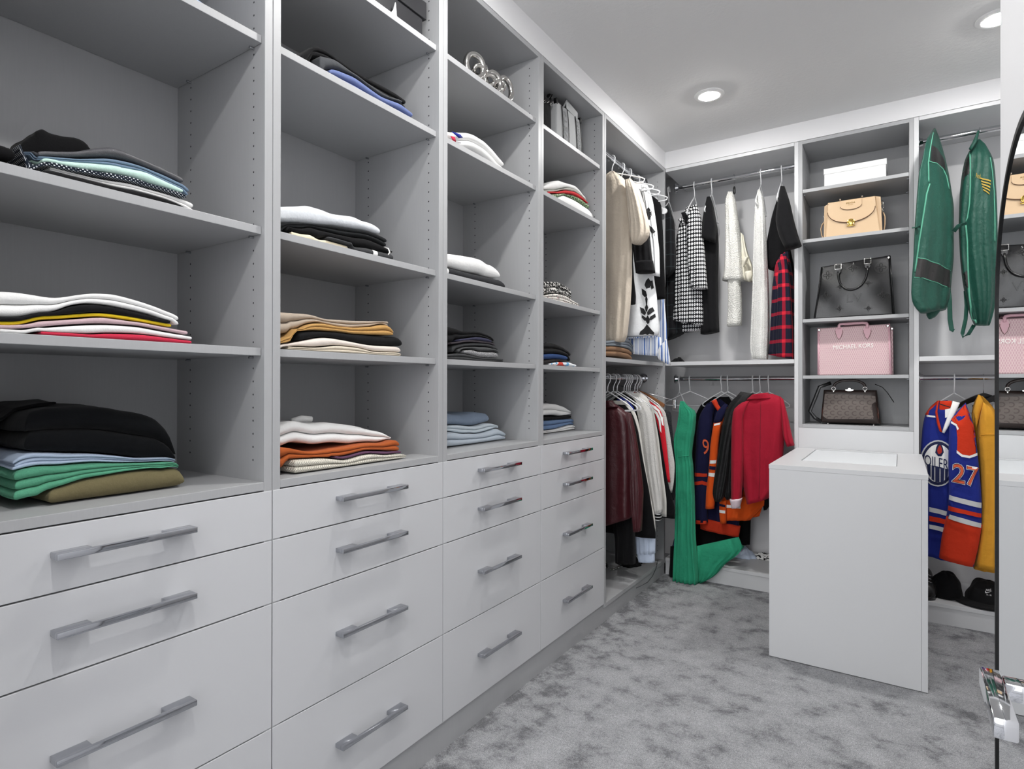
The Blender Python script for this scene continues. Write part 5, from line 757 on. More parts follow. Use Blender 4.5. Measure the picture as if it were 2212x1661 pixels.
def text_mesh(s, off=0.):
    cu = bpy.data.curves.new('lettering', 'FONT'); cu.body = s; cu.size = 1.0; cu.offset = off; cu.resolution_u = 3; cu.fill_mode = 'FRONT'
    o = bpy.data.objects.new('lettering', cu); COL.objects.link(o)
    bpy.context.view_layer.update()
    me = bpy.data.meshes.new_from_object(o.evaluated_get(bpy.context.evaluated_depsgraph_get()))
    V = [(v.co.x, v.co.y) for v in me.vertices]; F = [tuple(p.vertices) for p in me.polygons]
    bpy.data.objects.remove(o); bpy.data.curves.remove(cu); bpy.data.meshes.remove(me)
    return V, F
CAP = .69
def text_on(s, a, b, c, fn, off=0.):
    """letters set on the baseline a->b with cap height a->c; fn maps (x, z) to a point"""
    V, F = text_mesh(s, off); V0, _ = (V, F) if off == 0 else text_mesh(s)
    x0, x1 = min(v[0] for v in V0), max(v[0] for v in V0)
    P = [fn(a[0] + (b[0] - a[0]) * (u - x0) / (x1 - x0) + (c[0] - a[0]) * v / CAP, a[1] + (b[1] - a[1]) * (u - x0) / (x1 - x0) + (c[1] - a[1]) * v / CAP) for u, v in V]
    m = MB(); m.add(P, F); return m
def build_hanging():
    sd = 100
    for nm, lab, cat, parts, extra, grp in HANG:
        xs = [x for p in parts for x, z in p[5]]; zt = max(z for p in parts for x, z in p[5])
        root = thing(nm, lab, cat, ((min(xs) + max(xs)) / 2, parts[0][2], zt), grp)
        trees = {}; ms = []
        for i, (pn, mat, y, d, L, R, op) in enumerate(parts):
            sd += 1; m = loft(y, d, L, R, sd, **op); ms.append(m)
            m.build(pn, MATS[mat], root, 'all')
        gap = .0016
        for e in extra:
            kind, pn, mat, y = e[:4]; on = e[-1] if e[0] in 'PLR' else e[8]
            if on is not None and on not in trees: trees[on] = bvh(ms[on])
            if kind == 'P':
                gap += .0010
                for poly in e[4]: flat_print([poly], trees[on], y, gap).build(pn, MATS[mat], root, 'all')
            elif kind == 'T':
                _, _, _, _, s, a, b, c, on, off, g = e; gap += .0010
                text_on(s, a, b, c, lambda x, z: lay(trees[on], x, z, y, gap), off).build(pn, MATS[mat], root)
            elif kind == 'L':
                pts = e[4]; q = []
                for (x0, z0), (x1, z1) in zip(pts, pts[1:]):
                    k = max(2, int(math.hypot(x1 - x0, z1 - z0) / .015))
                    q += [(x0 + (x1 - x0) * i / k, z0 + (z1 - z0) * i / k) for i in range(k)]
                q.append(pts[-1])
                MB().tube([lay(trees[on], x, z, y, e[5] * .2) for x, z in q], e[5], 6).build(pn, MATS[mat], root, 'all')
            elif kind == 'R':
                q = [Vector((x, y, z)) for x, z in e[4]]
                MB().tube(q, e[5] / 2, 10, flat=.12, flatdir=(1, .25, .1)).build(pn, MATS[mat], root, 'all')
build_hanging()
# ================================================================ hangers
def hanger(lab, pos, yaw, mat, style='plastic', w=.2, drop=.19, grp=None, nm='clothes_hanger', rr=.0145):
    """pos: rod centre; yaw: direction of the arms about the vertical"""
    o = thing(nm, lab, 'hanger', pos, grp); c, s = math.cos(yaw), math.sin(yaw)
    P = lambda u, v, d=0: (pos[0] + u * c - d * s, pos[1] + u * s + d * c, pos[2] + v)
    back = abs(pos[1] - 3.93) < .001                    # the hook always crosses its rod; the arms may swivel under it
    Q = lambda u, v: (pos[0], pos[1] - u, pos[2] + v) if back else P(u, v)
    R = rr + (.0045 if style == 'plastic' else .003); r = .0033 if style == 'plastic' else .0017
    hook = [Q(-R * 1.05, -.012)] + [Q(R * math.cos(math.pi - math.pi * k / 12), R * math.sin(math.pi - math.pi * k / 12)) for k in range(13)] + [Q(R * .9, -.022), Q(.004, -.045), Q(0, -.06), Q(0, -.085)]
    if style == 'plastic':
        m = MB(); m.tube(hook, r, 8)
        arm = [P(0, -.083)] + [P(w * q, -.085 - (drop - .085) * (q ** 1.15)) for q in (.15, .4, .7, .92)] + [P(w, -drop - .004), P(w * .98, -drop - .016), P(w * .9, -drop - .019), P(0, -drop - .019)]
        m.tube(arm, .0036, 8); m.tube([(P(-0, 0)[0] * 2 - p[0], P(0, 0)[1] * 2 - p[1], p[2]) for p in arm], .0036, 8)
        m.build('frame', mat, o, 'all')
    else:
        MB().tube(hook, r, 8).build('hook', CHROME, o, 'all')
        m = MB(); N = 16; pts = []
        for i in range(-N, N + 1):
            q = i / N; pts.append((w * q, -.082 - (drop - .085) * abs(q) ** 1.3))
        V = []; th = .032 if style == 'wide' else .014
        top = [(u, v) for u, v in pts]; bot = [(u * .97, v - th * (1 - .35 * abs(u / w))) for u, v in pts[::-1]]
        m.prism(top + bot, lambda u, v, d: P(u, v, d), -.007, .007)
        m.build('shoulder_bar', mat, o, 30)
    return o
G1 = 'white hangers on the upper left rod'
WOODM = plain('wood_hanger_brown', '8a5a34', .5)
for y, lab in ((3.20, 'white plastic hanger carrying the beige linen dress'), (3.344, 'second white hanger hook on the upper left rod'),
               (3.454, 'third white hanger hook on the upper left rod'), (3.593, 'fourth white hanger hook, next to the chrome flange')):
    hanger(lab, (RXL, y, 2.560), 0, HANGW, grp=G1, drop=.155)
for y, z, px, zn, lab in ((3.60, 2.425, -.012, 2.475, 'white rounded hanger end left of the black sleeveless jacket'), (3.66, 2.362, .030, 2.43, 'white rounded hanger end right of the black sleeveless jacket')):
    o = thing('clothes_hanger', lab, 'hanger', (RXL, y + .012, 2.56))
    m = MB(); m.tube([(RXL - .019, y + .012, 2.55), (RXL - .015, y + .012, 2.572), (RXL, y + .012, 2.5795), (RXL + .016, y + .012, 2.57), (RXL + .014, y + .012, 2.53), (RXL, y + .012, zn)], .002, 8); m.build('hook', CHROME, o, 'all')
    sx = px - RXL - .018; r = .019
    top = [(u * sx, zn - (zn - z) * abs(u) ** 1.4) for u in [i / 8 for i in range(-8, 9)]]
    cap = [(sx + r * math.sin(a), z - r + r * math.cos(a)) for a in [math.pi * k / 8 for k in range(1, 9)]]
    ol = top + cap + [(sx * .5, z - .02), (0, z - .005), (-sx * .5, z - .02)] + [(-u, v) for u, v in cap[::-1]]
    MB().prism(ol, lambda u, v, d: (RXL + u, y + .012 + d, v), -.006, .006).build('shoulder_bar', HANGW, o, 30)
G2 = 'white hangers crowded on the lower left rod'
for y, w in ((3.14, 'burgundy leather jacket'), (3.223, 'long black coat'), (3.277, 'icy white trousers'), (3.383, 'bright blue top'), (3.419, 'fluffy white jacket'),
             (3.449, 'cream coat edge'), (3.479, 'narrow black coat'), (3.556, 'red track jacket'), (3.603, 'cream fuzzy cardigan')):
    hanger('white plastic hanger holding the ' + w, (RXL, y, 1.273), 0, HANGW, grp=G2, drop=.175, w=.15)
o = hanger('brown wooden hanger behind the red striped jacket', (RXL, 3.63, 1.273), 0, WOODM, 'wide', w=.17, drop=.17)
o = thing('clip_hanger', 'chrome clip hanger slanting beside the rod flange', 'hanger', (RXL, 3.645, 1.273))
MB().tube([(RXL - .019, 3.645, 1.262), (RXL - .012, 3.645, 1.288), (RXL + .012, 3.645, 1.288), (RXL + .016, 3.645, 1.25), (RXL, 3.645, 1.215), (RXL, 3.645, 1.19)], .0018, 8).build('hook', CHROME, o, 'all')
MB().tube([(RXL - .19, 3.645, 1.235), (RXL, 3.645, 1.19), (.10, 3.645, 1.125)], .0028, 8).build('bar', STEEL, o, 'all')
for x, z in ((.088, 1.13), (-.18, 1.23)): MB().box(x - .009, x + .009, 3.637, 3.653, z - .05, z + .008, .002).build('clip', CHROME, o)
q = math.pi / 2
for x, lab, st, yw in ((-.045, 'white hanger of the black tartan coat', 'plastic', q), (.13, 'white hanger of the oval-dot jacket', 'plastic', q), (.243, 'white hanger of the black short-sleeved dress', 'plastic', q),
                       (.545, 'white hanger of the long sequin dress', 'plastic', q), (.665, 'white hanger of the black crew-neck shirt', 'plastic', q)):
    hanger(lab, (x, 3.93, 2.564), yw, HANGW, st, drop=.22, w=.17)
o = thing('clip_hanger', 'slim chrome hanger with a black grip above the beaded top', 'hanger', (.384, 3.93, 2.564))
MB().tube([(.384, 3.908, 2.552), (.384, 3.913, 2.580), (.384, 3.93, 2.5825), (.384, 3.947, 2.575), (.384, 3.945, 2.54), (.384, 3.93, 2.52), (.384, 3.93, 2.49)], .0017, 8).build('hook', CHROME, o, 'all')
MB().lathe([(.004, .02), (.0075, .01), (.0085, -.02), (.005, -.03)], (.384, 3.93, 2.485)).build('grip', HANGB, o, 40)
for x, yw, lab in ((.10, .12, 'white hanger spread wide above the green jumpsuit'), (.305, .5, 'white hanger of the navy jersey'), (.345, .5, 'white hanger of the orange jersey'),
                   (.497, .7, 'white hanger of the black puffer jacket'), (.54, .5, 'white hanger between puffer jacket and red blazer'), (.59, .3, 'white hanger of the red blazer')):
    hanger(lab, (x, 3.93, 1.269), yw, HANGW, 'plastic', drop=.16, w=.165 if x < .2 else .12)
hanger('empty white hanger arm left of the green jumpsuit strap', (.03, 3.93, 1.269), -.9, HANGW, 'plastic', drop=.2, w=.13)
hanger('white hanger of the blue and orange jersey', (1.515, 3.93, 1.269), .55, HANGW, 'plastic', drop=.17, w=.13)
hanger('black broad hanger of the mustard blazer', (1.638, 3.93, 1.269), .35, HANGB, 'wide', drop=.15, w=.13)
o = hanger('black broad hanger next to the mirror with a blue size bead', (1.712, 3.93, 1.269), .35, HANGB, 'wide', drop=.15, w=.13)
BEAD = plain('blue_bead', '2f8fb8', .3)
MB().lathe([(.003, -.008), (.0085, -.005), (.0095, 0), (.0085, .005), (.003, .008)], (1.7145, 3.93, 1.212)).build('size_bead', BEAD, o, 40)
for x, lab in ((1.40, 'thin chrome hook of the left garment bag'), (1.622, 'chrome hook with a ring of the right garment bag')):
    o = thing('clothes_hanger', lab, 'hanger', (x, 3.93, 2.564))
    MB().tube([(x, 3.908, 2.552), (x, 3.913, 2.580), (x, 3.93, 2.5825), (x, 3.947, 2.575), (x, 3.945, 2.54), (x, 3.93, 2.52), (x, 3.93, 2.47)], .002, 8).build('hook', CHROME, o, 'all')
    if x > 1.5:
        MB().tube([(x + .012 * math.cos(k * .6283), 3.93, 2.50 + .012 * math.sin(k * .6283)) for k in range(10)], .0025, 8, closed=True).build('ring', STEEL, o, 'all')
# ================================================================ bags, boxes and small things
def leather(name, col, rough=.4, sc=260, st=.25, spec=.5, fold=8):
    m = newmat(name, col, rough); t = NT(m); co = t.coord(); t.b.inputs['Specular IOR Level'].default_value = spec
    t.bump(t.math('ADD', t.math('MULTIPLY', t.noise(sc, 3, co), .3), t.noise(fold, 3, co)), st, .006); return m
BEIGE_L = leather('beige_leather', 'cfb28f', .45, 500, .1); BEIGE_D = leather('beige_piping', '5a3a24', .5)
BLACK_L = leather('black_leather', '0c0c0e', .24, 300, .22, .5); BLACK_E = leather('embossed_black', '060607', .3, 300, .1)
PINK_L = leather('pink_leather', 'e0b2bd', .5, 400, .1); BROWN_L = leather('dark_brown_leather', '2a1f1c', .4); RUSSET_L = leather('russet_leather', '5d3a34', .45)
GOLD = plain('gold_metal', 'd9b765', .2, 1.0); SILVER = plain('silver_metal', 'd2d0cc', .12, 1.0)
def monogram(name, c1, c2, sx, sz, kind):
    m = newmat(name, c1, .6); t = NT(m); u = t.add('UVMap').outputs[0]; s = t.add('SeparateXYZ'); t.link(u, s.inputs[0])
    def cell(w, P, o=0.): return t.math('SUBTRACT', t.math('FRACT', t.math('ADD', t.math('DIVIDE', w, P), o)), .5)
    fr = t.math('FLOOR', t.math('DIVIDE', s.outputs[1], sz))
    a = t.math('SUBTRACT', t.math('FRACT', t.math('ADD', t.math('DIVIDE', s.outputs[0], sx), t.math('MULTIPLY', fr, .5))), .5); b = cell(s.outputs[1], sz)
    if kind == 'zig':                                  # small slanted strokes
        k = t.math('LESS_THAN', t.math('ABSOLUTE', t.math('SUBTRACT', t.math('ABSOLUTE', a), t.math('MULTIPLY_ADD', b, .5, .22))), .10)
    else:                                              # rings opened on one side
        r = t.math('SQRT', t.math('ADD', t.math('MULTIPLY', a, a), t.math('MULTIPLY', b, b)))
        k = t.math('MULTIPLY', t.math('MULTIPLY', t.math('GREATER_THAN', r, .26), t.math('LESS_THAN', r, .42)), t.math('LESS_THAN', a, .2))
    t.link(t.mix(k, lin(c1), lin(c2)), t.b.inputs['Base Color']); return m
PINK_M = monogram('pink_monogram_canvas', 'cda7af', 'e2cdca', .0105, .0125, 'zig')
BROWN_M = monogram('brown_ring_canvas', '6b625d', '564c48', .036, .031, 'ring')
def slab_bag(front, y0, y1, taper=1., bev=.006, bulge=0., nz_=0., seed=1, sub=7):
    """soft bag body: four front corners (x, z) TL TR BR BL, a depth, edges rounded, faces slightly puffed"""
    (ax, az), (bx, bz), (cx, cz), (dx, dz) = front; m = MB(); N = sub * 2; V = []; F = []
    ss = [0, .012, .035] + [i / N for i in range(1, N)] + [.965, .988, 1]; ss = sorted(ss); n = len(ss)
    for face in (0, 1):
        for t in ss:
            for s in ss:
                x = (ax + (bx - ax) * s) * (1 - t) + (dx + (cx - dx) * s) * t; z = (az + (bz - az) * s) * (1 - t) + (dz + (cz - dz) * s) * t
                e = min(s * abs(bx - ax), (1 - s) * abs(bx - ax), t * abs(az - dz), (1 - t) * abs(az - dz)); r = min(1, e / bev); rd = bev * (1 - math.sqrt(max(0, 1 - (1 - r) ** 2)))
                p = bulge * math.sin(math.pi * s) * math.sin(math.pi * min(1, t * .9 + .1)) + nz_ * noise.noise(Vector((x * 9 + seed, z * 9, seed)))
                y = (y0 + rd - p) if face == 0 else (y0 + (y1 - y0) * (taper + (1 - taper) * t) - rd + p)
                V.append((x, y, z))
    k = n * n
    for i in range(n - 1):
        for j in range(n - 1):
            a = i * n + j; F.append((a, a + 1, a + n + 1, a + n)); F.append((k + a, k + a + n, k + a + n + 1, k + a + 1))
    ring = [j for j in range(n)] + [i * n + n - 1 for i in range(1, n)] + [(n - 1) * n + j for j in range(n - 2, -1, -1)] + [i * n for i in range(n - 2, 0, -1)]
    for q in range(len(ring)):
        a, b = ring[q], ring[(q + 1) % len(ring)]; F.append((a, k + a, k + b, b))
    return m.add(V, F)
def plate(poly, y, th, tree=None, gap=.0012):
    """thin sewn-on panel in the x-z plane; follows the surface behind it when a tree is given"""
    if tree is None: return MB().prism(poly, lambda u, v, d: (u, d, v), y - th, y)
    f = flat_print([poly], tree, y, gap, .02); v0, f0 = list(f.v), list(f.f); n = len(v0)
    return MB().add(v0 + [(x, yy + gap * .6, z) for x, yy, z in v0], f0 + [tuple(i + n for i in q[::-1]) for q in f0])
def arc3(p, q, sag, y, n=16):
    """points of a U hanging (sag<0) or standing (sag>0) between p and q in the x-z plane"""
    o = []
    for i in range(n + 1):
        t = i / n; a = math.pi * t
        o.append((p[0] + (q[0] - p[0]) * (1 - math.cos(a)) / 2, y, p[1] + (q[1] - p[1]) * (1 - math.cos(a)) / 2 + sag * math.sin(a) ** .8))
    return o
# --- quilted white box
wb = thing('gift_box', 'white embossed lidded box on the top cubby of the bag tower', 'box', (1.058, 3.88, 2.351))
WBOX = newmat('white_embossed', 'eceded', .45); _t = NT(WBOX); _v = _t.add('TexVoronoi', i={'Scale': 22}); _t.link(_t.coord(), _v.inputs['Vector']); _t.bump(_t.math('ADD', _v.outputs['Distance'], _t.math('MULTIPLY', _t.noise(60, 4, _t.coord()), .6)), .8, .006)
slab_bag([(.909, 2.440), (1.209, 2.440), (1.209, 2.3515), (.909, 2.3515)], 3.803, 3.99, bev=.003).build('box_body', WBOX, wb, 40)
slab_bag([(.906, 2.470), (1.212, 2.470), (1.212, 2.437), (.906, 2.437)], 3.80, 3.993, bev=.003).build('lid', WBOX, wb, 40)
# --- beige flap bag
bb = thing('handbag', 'beige flap handbag with a gold clasp and gold lettering', 'handbag', (1.045, 3.85, 2.063), 'handbags in the tower')
m = slab_bag([(.928, 2.272), (1.158, 2.272), (1.184, 2.0635), (.912, 2.0635)], 3.80, 3.93, .55, .006, .004); m.build('body', BEIGE_L, bb, 'all'); tb = bvh(m)
for sx, q in ((1, [(1.158, 2.275), (1.184, 2.268), (1.192, 2.0645), (1.182, 2.0645)]), (-1, [(.908, 2.26), (.930, 2.272), (.916, 2.0645), (.905, 2.0645)])):
    slab_bag(q, 3.815, 3.93, .6, .003).build('gusset', BEIGE_L, bb, 'all')
fl = [(.926, 2.276), (1.160, 2.276)] + [(1.043 + .1165 * math.cos(a), 2.215 - .072 * math.sin(a)) for a in [math.pi * k / 18 for k in range(19)]]
plate(fl, 3.80, .004, tb, .005).build('flap', BEIGE_L, bb, 30)
MB().tube([lay(tb, x, z, 3.8, .0065) for x, z in fl[2:]], .0018, 6).build('flap_piping', BEIGE_D, bb, 'all')
hp = [(.992, 2.2755), (1.095, 2.2755)] + [(1.0435 + .0515 * math.cos(a), 2.235 - .022 * math.sin(a)) for a in [math.pi * k / 12 for k in range(13)]]
plate(hp, 3.80, .003, tb, .0085).build('handle_tab', BEIGE_L, bb, 30)
MB().tube([lay(tb, x, z, 3.8, .0095) for x, z in hp[2:]], .0012, 6).build('tab_piping', BEIGE_D, bb, 'all')
for x in (.990, 1.097): MB().lathe([(.005, 0), (.005, -.006), (.003, -.009)], (x, 3.795, 2.279), 'y', 12).build('stud', SILVER, bb, 40)
text_on('PRADA', (1.020, 2.2465), (1.064, 2.2465), (1.020, 2.2555), lambda x, z: lay(tb, x, z, 3.8, .0100)).build('gold_lettering', GOLD, bb)
text_on('MILANO', (1.030, 2.2375), (1.054, 2.2375), (1.030, 2.2415), lambda x, z: lay(tb, x, z, 3.8, .0100)).build('gold_lettering', GOLD, bb)
c = (1.043, 3.79, 2.142)
m = MB(); m.lathe([(.017, 0), (.017, -.004), (.012, -.006)], c, 'y', 24); m.tube([(c[0] +   .017 * math.cos(k * .524), c[1] - .004, c[2] + .017 * math.sin(k * .524)) for k in range(12)], .0025, 8, closed=True)
m.box(c[0] - .020, c[0] + .020, c[1] - .002, c[1] + .003, c[2] - .022, c[2] - .017, .001); m.build('clasp', GOLD, bb, 35)
for q, ring in (([(.912, 2.19), (.893, 2.165), (.886, 2.14), (.892, 2.10), (.910, 2.066)], (.908, 2.215)), ([(1.196, 2.187), (1.203, 2.165), (1.203, 2.12), (1.196, 2.068)], (1.192, 2.225))):
    MB().tube([(x, 3.86, z) for x, z in q], .011, 8, flat=.3, flatdir=(0, 1, 0)).build('shoulder_strap', BEIGE_L, bb, 'all')
    m = MB()
    for k in range(3): m.tube([(ring[0] + .007 * math.cos(a) * (1 if k % 2 else .4), 3.86 + .006 * math.cos(a) * (.3 if k % 2 else 1), ring[1] + .020 - .021 * k + .011 * math.sin(a)) for a in [i * .785 for i in range(8)]], .0022, 6, closed=True)
    m.build('strap_ring', SILVER, bb, 'all')
# --- black embossed tote
lb = thing('handbag', 'large black leather tote embossed with flowers and initials', 'handbag', (1.05, 3.86, 1.606), 'handbags in the tower')
m = slab_bag([(.897, 1.908), (1.228, 1.935), (1.249, 1.6065), (.854, 1.6065)], 3.79, 3.95, .45, .006, .012, .007, 3, 10); m.build('body', BLACK_L, lb, 'all'); tl = bvh(m)
def q4(cx, cz, r, pinch): return [(cx + r * (1 - pinch * abs(math.sin(2 * a)) ** .7) * math.cos(a), cz + r * (1 - pinch * abs(math.sin(2 * a)) ** .7) * math.sin(a)) for a in [k * math.pi / 16 for k in range(32)]]
for cx, cz, r, p in ((1.052, 1.881, .042, .55), (0.919, 1.739, .032, .55), (1.194, 1.721, .034, .55), (0.988, 1.660, .024, .6), (1.127, 1.652, .024, .6), (0.991, 1.783, .026, .6), (1.127, 1.791, .024, .6)):
    plate(q4(cx, cz, r, p), 3.79, .002, tl, .0016).build('embossed_flower', BLACK_E, lb, 30)
    MB().tube([lay(tl, cx + r * .45 * math.cos(a) * abs(math.cos(2 * a)), cz + r * .45 * math.sin(a) * abs(math.cos(2 * a)), 3.79, .0028) for a in [k * math.pi / 20 for k in range(40)]], .0016, 5, closed=True).build('flower_outline', BLACK_L, lb, 'all')
for cx, cz, r, p in ((0.928, 1.855, .030, 0), (1.186, 1.871, .032, 0)):
    plate(q4(cx, cz, r, 0), 3.79, .002, tl, .0016).build('embossed_roundel', BLACK_E, lb, 30)
    MB().tube([lay(tl, cx + r * .75 * math.cos(a) * abs(math.cos(2 * a)), cz + r * .75 * math.sin(a) * abs(math.cos(2 * a)), 3.79, .0028) for a in [k * math.pi / 20 for k in range(40)]], .0016, 5, closed=True).build('flower_outline', BLACK_L, lb, 'all')
a_, b_, c_ = (1.023, 1.691), (1.096, 1.693), (1.023, 1.738)
text_on('LV', a_, b_, c_, lambda x, z: lay(tl, x, z, 3.79, .0035)).build('embossed_initials', BLACK_E, lb)
MB().tube([(.862, 3.792, 1.612), (.897, 3.788, 1.905)], .0035, 8).build('edge_piping', BLACK_L, lb, 'all'); MB().tube([(1.246, 3.792, 1.612), (1.227, 3.788, 1.930)], .0035, 8).build('edge_piping', BLACK_L, lb, 'all')
P0, P1 = (0.981, 1.880), (1.124, 1.895)
MB().tube(arc3((P0[0], P0[1] - .012), (P1[0], P1[1] - .012), -.115, 3.768), .0055, 10).build('handle', BLACK_L, lb, 'all')
for P in (P0, P1):
    m = MB(); m.tube([(P[0] - .016, 3.774, P[1] + .030), (P[0] + .016, 3.774, P[1] + .030), (P[0] + .016, 3.774, P[1] + .002), (P[0] - .016, 3.774, P[1] + .002)], .0028, 6, closed=True); m.build('buckle', SILVER, lb, 'all')
    MB().prism([(P[0] - .012, P[1] + .0), (P[0] + .012, P[1]), (P[0] + .013, P[1] - .014), (P[0], P[1] - .034), (P[0] - .013, P[1] - .014)], lambda u, v, d: (u, d, v), 3.768, 3.776).build('handle_tab', BLACK_L, lb)
MB().lathe([(.007, 0), (.007, -.006), (.004, -.009)], (1.221, 3.788, 1.921), 'y', 12).build('rivet', SILVER, lb, 40)
# --- pink tote
pb = thing('handbag', 'pale pink monogram tote with white lettering across its front', 'handbag', (1.06, 3.86, 1.283), 'handbags in the tower')
m = slab_bag([(.880, 1.556), (1.222, 1.562), (1.232, 1.2835), (.880, 1.2835)], 3.80, 3.94, .8, .004, .004, .002, 7, 8); m.build('body', PINK_M, pb, 'all'); tp = bvh(m)
for q in ([(.880, 1.556), (.880, 1.288)], [(1.222, 1.562), (1.231, 1.288)]): MB().tube([(x, 3.803, z) for x, z in q], .006, 8).build('edge_trim', PINK_L, pb, 'all')
slab_bag([(1.222, 1.552), (1.240, 1.545), (1.243, 1.2835), (1.232, 1.2835)], 3.82, 3.93, .8, .003).build('gusset', PINK_M, pb, 'all')
P0, P1 = (0.984, 1.526), (1.121, 1.522)
for P in (P0, P1):
    ol = [(P[0] + .019 * math.sin(a) * (1 if math.cos(a) > -.2 else .8), P[1] + .036 * math.cos(a) - (.006 if abs(math.sin(a)) < .3 and math.cos(a) < 0 else 0)) for a in [k * math.pi / 10 for k in range(20)]]
    plate(ol, 3.80, .003, tp, .003).build('handle_patch', PINK_L, pb, 30)
    MB().tube([lay(tp, x, z, 3.8, .0034) for x, z in ol[4:17]], .0011, 5).build('patch_edge', BEIGE_D, pb, 'all')
MB().tube([(P0[0], 3.796, P0[1] + .02), (P0[0], 3.796, P0[1] + .040), (P0[0] + .004, 3.797, P0[1] + .047), (P0[0] + .022, 3.80, 1.574), (P1[0] - .022, 3.80, 1.575), (P1[0] - .002, 3.797, P1[1] + .049), (P1[0], 3.796, P1[1] + .044), (P1[0], 3.796, P1[1] + .02)], .0075, 10).build('handle', PINK_L, pb, 'all')
MB().tube([(P0[0] + .01, 3.93, 1.55), (P0[0] + .02, 3.93, 1.577), (P1[0] + .0, 3.93, 1.578), (P1[0] + .012, 3.93, 1.55)], .0075, 10).build('handle', PINK_L, pb, 'all')
for x, z in ((.884, 1.545), (1.217, 1.551), (1.236, 1.536)): MB().lathe([(.0075, 0), (.0075, -.005), (.004, -.008)], (x, 3.797 if x < 1.23 else 3.818, z), 'y', 12).build('rivet', SILVER, pb, 40)
a_, b_, c_ = (0.955, 1.431), (1.150, 1.437), (0.955, 1.454)
LETW = newmat('white_lettering', 'f4f2ee', .5)
text_on('MICHAEL KORS', a_, b_, c_, lambda x, z: lay(tp, x, z, 3.8, .0022)).build('lettering', LETW, pb)
# --- brown satchel
sb = thing('handbag', 'dark brown satchel in ring-patterned canvas with a black strap', 'handbag', (1.04, 3.86, 1.004), 'handbags in the tower')
m = slab_bag([(.905, 1.20), (1.165, 1.20), (1.184, 1.0125), (.888, 1.0125)], 3.80, 3.97, .5, .02, .014, .003, 9, 8); m.build('body', BROWN_L, sb, 'all'); ts = bvh(m)
plate([(0.900, 1.179), (1.171, 1.169), (1.175, 1.042), (0.890, 1.033)], 3.79, .003, ts, .002).build('front_panel', BROWN_M, sb, 30)
for q in ([(0.893, 1.126), (0.900, 1.033), (0.883, 1.041)], [(1.175, 1.131), (1.190, 1.060), (1.184, 1.045), (1.175, 1.042)]): plate(q, 3.79, .003, ts, .0026).build('side_patch', RUSSET_L, sb, 30)
P0, P1 = (0.958, 1.204), (1.111, 1.204)
MB().tube(arc3((P0[0], P0[1] + .01), (P1[0], P1[1] + .01), .042, 3.80, 18), .0075, 10).build('handle', BROWN_L, sb, 'all')
for P in (P0, P1):
    m = MB(); m.tube([(P[0] + .010 * math.cos(k * .524), 3.786, P[1] + .004 + .010 * math.sin(k * .524)) for k in range(12)], .002, 6, closed=True); m.build('handle_ring', SILVER, sb, 'all')
    MB().lathe([(.004, 0), (.004, -.004), (.002, -.006)], (P[0], 3.788, P[1] - .012), 'y', 10).build('rivet', SILVER, sb, 40)
e0 = (1.036, 1.201)
m = MB(); m.prism([(e0[0] + u, e0[1] + v) for u, v in ((-.020, .001), (-.008, .003), (-.004, .010), (.004, .010), (.008, .003), (.020, .001), (.018, -.003), (.006, -.006), (-.006, -.006), (-.018, -.003))], lambda u, v, d: (u, d, v), 3.782, 3.786); m.build('emblem', SILVER, sb)
S_ = [(0.943, 1.241), (0.884, 1.217), (0.862, 1.152), (0.834, 1.076), (0.860, 1.039), (0.896, 1.016)]
MB().tube([(x, 3.81, z) for x, z in S_], .010, 8, flat=.25, flatdir=(1, 0, .4)).build('shoulder_strap', BLACK_L, sb, 'all')
S_ = [(1.157, 1.233), (1.191, 1.217), (1.215, 1.187), (1.245, 1.134)]
MB().tube([(x, 3.82, z) for x, z in S_], .007, 8, flat=.3, flatdir=(0, 1, 0)).build('strap_end', BLACK_L, sb, 'all')
for x in (.925, 1.15): MB().lathe([(.006, 0), (.006, .005), (.004, .008)], (x, 3.835, 1.0042), 'z', 10).build('foot_stud', SILVER, sb, 40)
# ---------------------------------------------------------------- on the left shelves
GTOTE = fabric('tote_grey', 'a9abac', .7, vary=.03); GBAND = fabric('tote_band_grey', '8e9092', .7, vary=.03); LETD = newmat('dark_lettering', '5a5c5e', .6)
tt = thing('tote_bag', 'grey book tote with two lettered bands, top shelf of the fourth unit', 'bag', (-.15, 2.54, 2.355))
def yz_slab(q, x0, x1, **k):                          # a bag turned to face the room: (y, z) corners
    m = slab_bag([(a, b) for a, b in q], -x0, -x1, **k); m.v = [(-y, x, z) for x, y, z in m.v]; return m
def yz_tree(m): return BVHTree.FromPolygons([Vector((y, -x, z)) for x, y, z in m.v], [tuple(f) for f in m.f])
m = yz_slab([(2.405, 2.560), (2.652, 2.555), (2.684, 2.3565), (2.402, 2.3565)], -.07, -.22, taper=.5, bev=.006, bulge=.006); m.build('body', GTOTE, tt, 'all'); tq = yz_tree(m)
def on_x(tree, u, v, gap):
    p = lay(tree, u, v, .07, gap); return (-p.y, p.x, p.z)
for (a, b, c, d), word in (((2.447, 2.500, 2.470, 2.522), 'STEVE'), ((2.585, 2.636, 2.612, 2.664), 'MADDEN')):
    V = []
    ol = [(a, 2.553), (b, 2.553), (d, 2.357), (c, 2.357)]
    f = flat_print([ol], tq, .07, .003, .03); MB().add([(-y, x, z) for x, y, z in f.v], f.f).build('band', GBAND, tt, 'all')
    for l0, l1 in ((a, c), (b, d)): MB().tube([on_x(tq, l0 + (l1 - l0) * k / 8, 2.553 - .196 * k / 8, .004) for k in range(9)], .002, 6).build('band_edge', BLACK_L, tt, 'all')
    wv, s = (.017, 1.0)
    y_l = (a + b) / 2 + .012
    text_on(word, (y_l, 2.535), ((c + d) / 2 + .010, 2.37), (y_l - .026, 2.535), lambda u, v: on_x(tq, u, v, .0045)).build('lettering', LETD, tt)
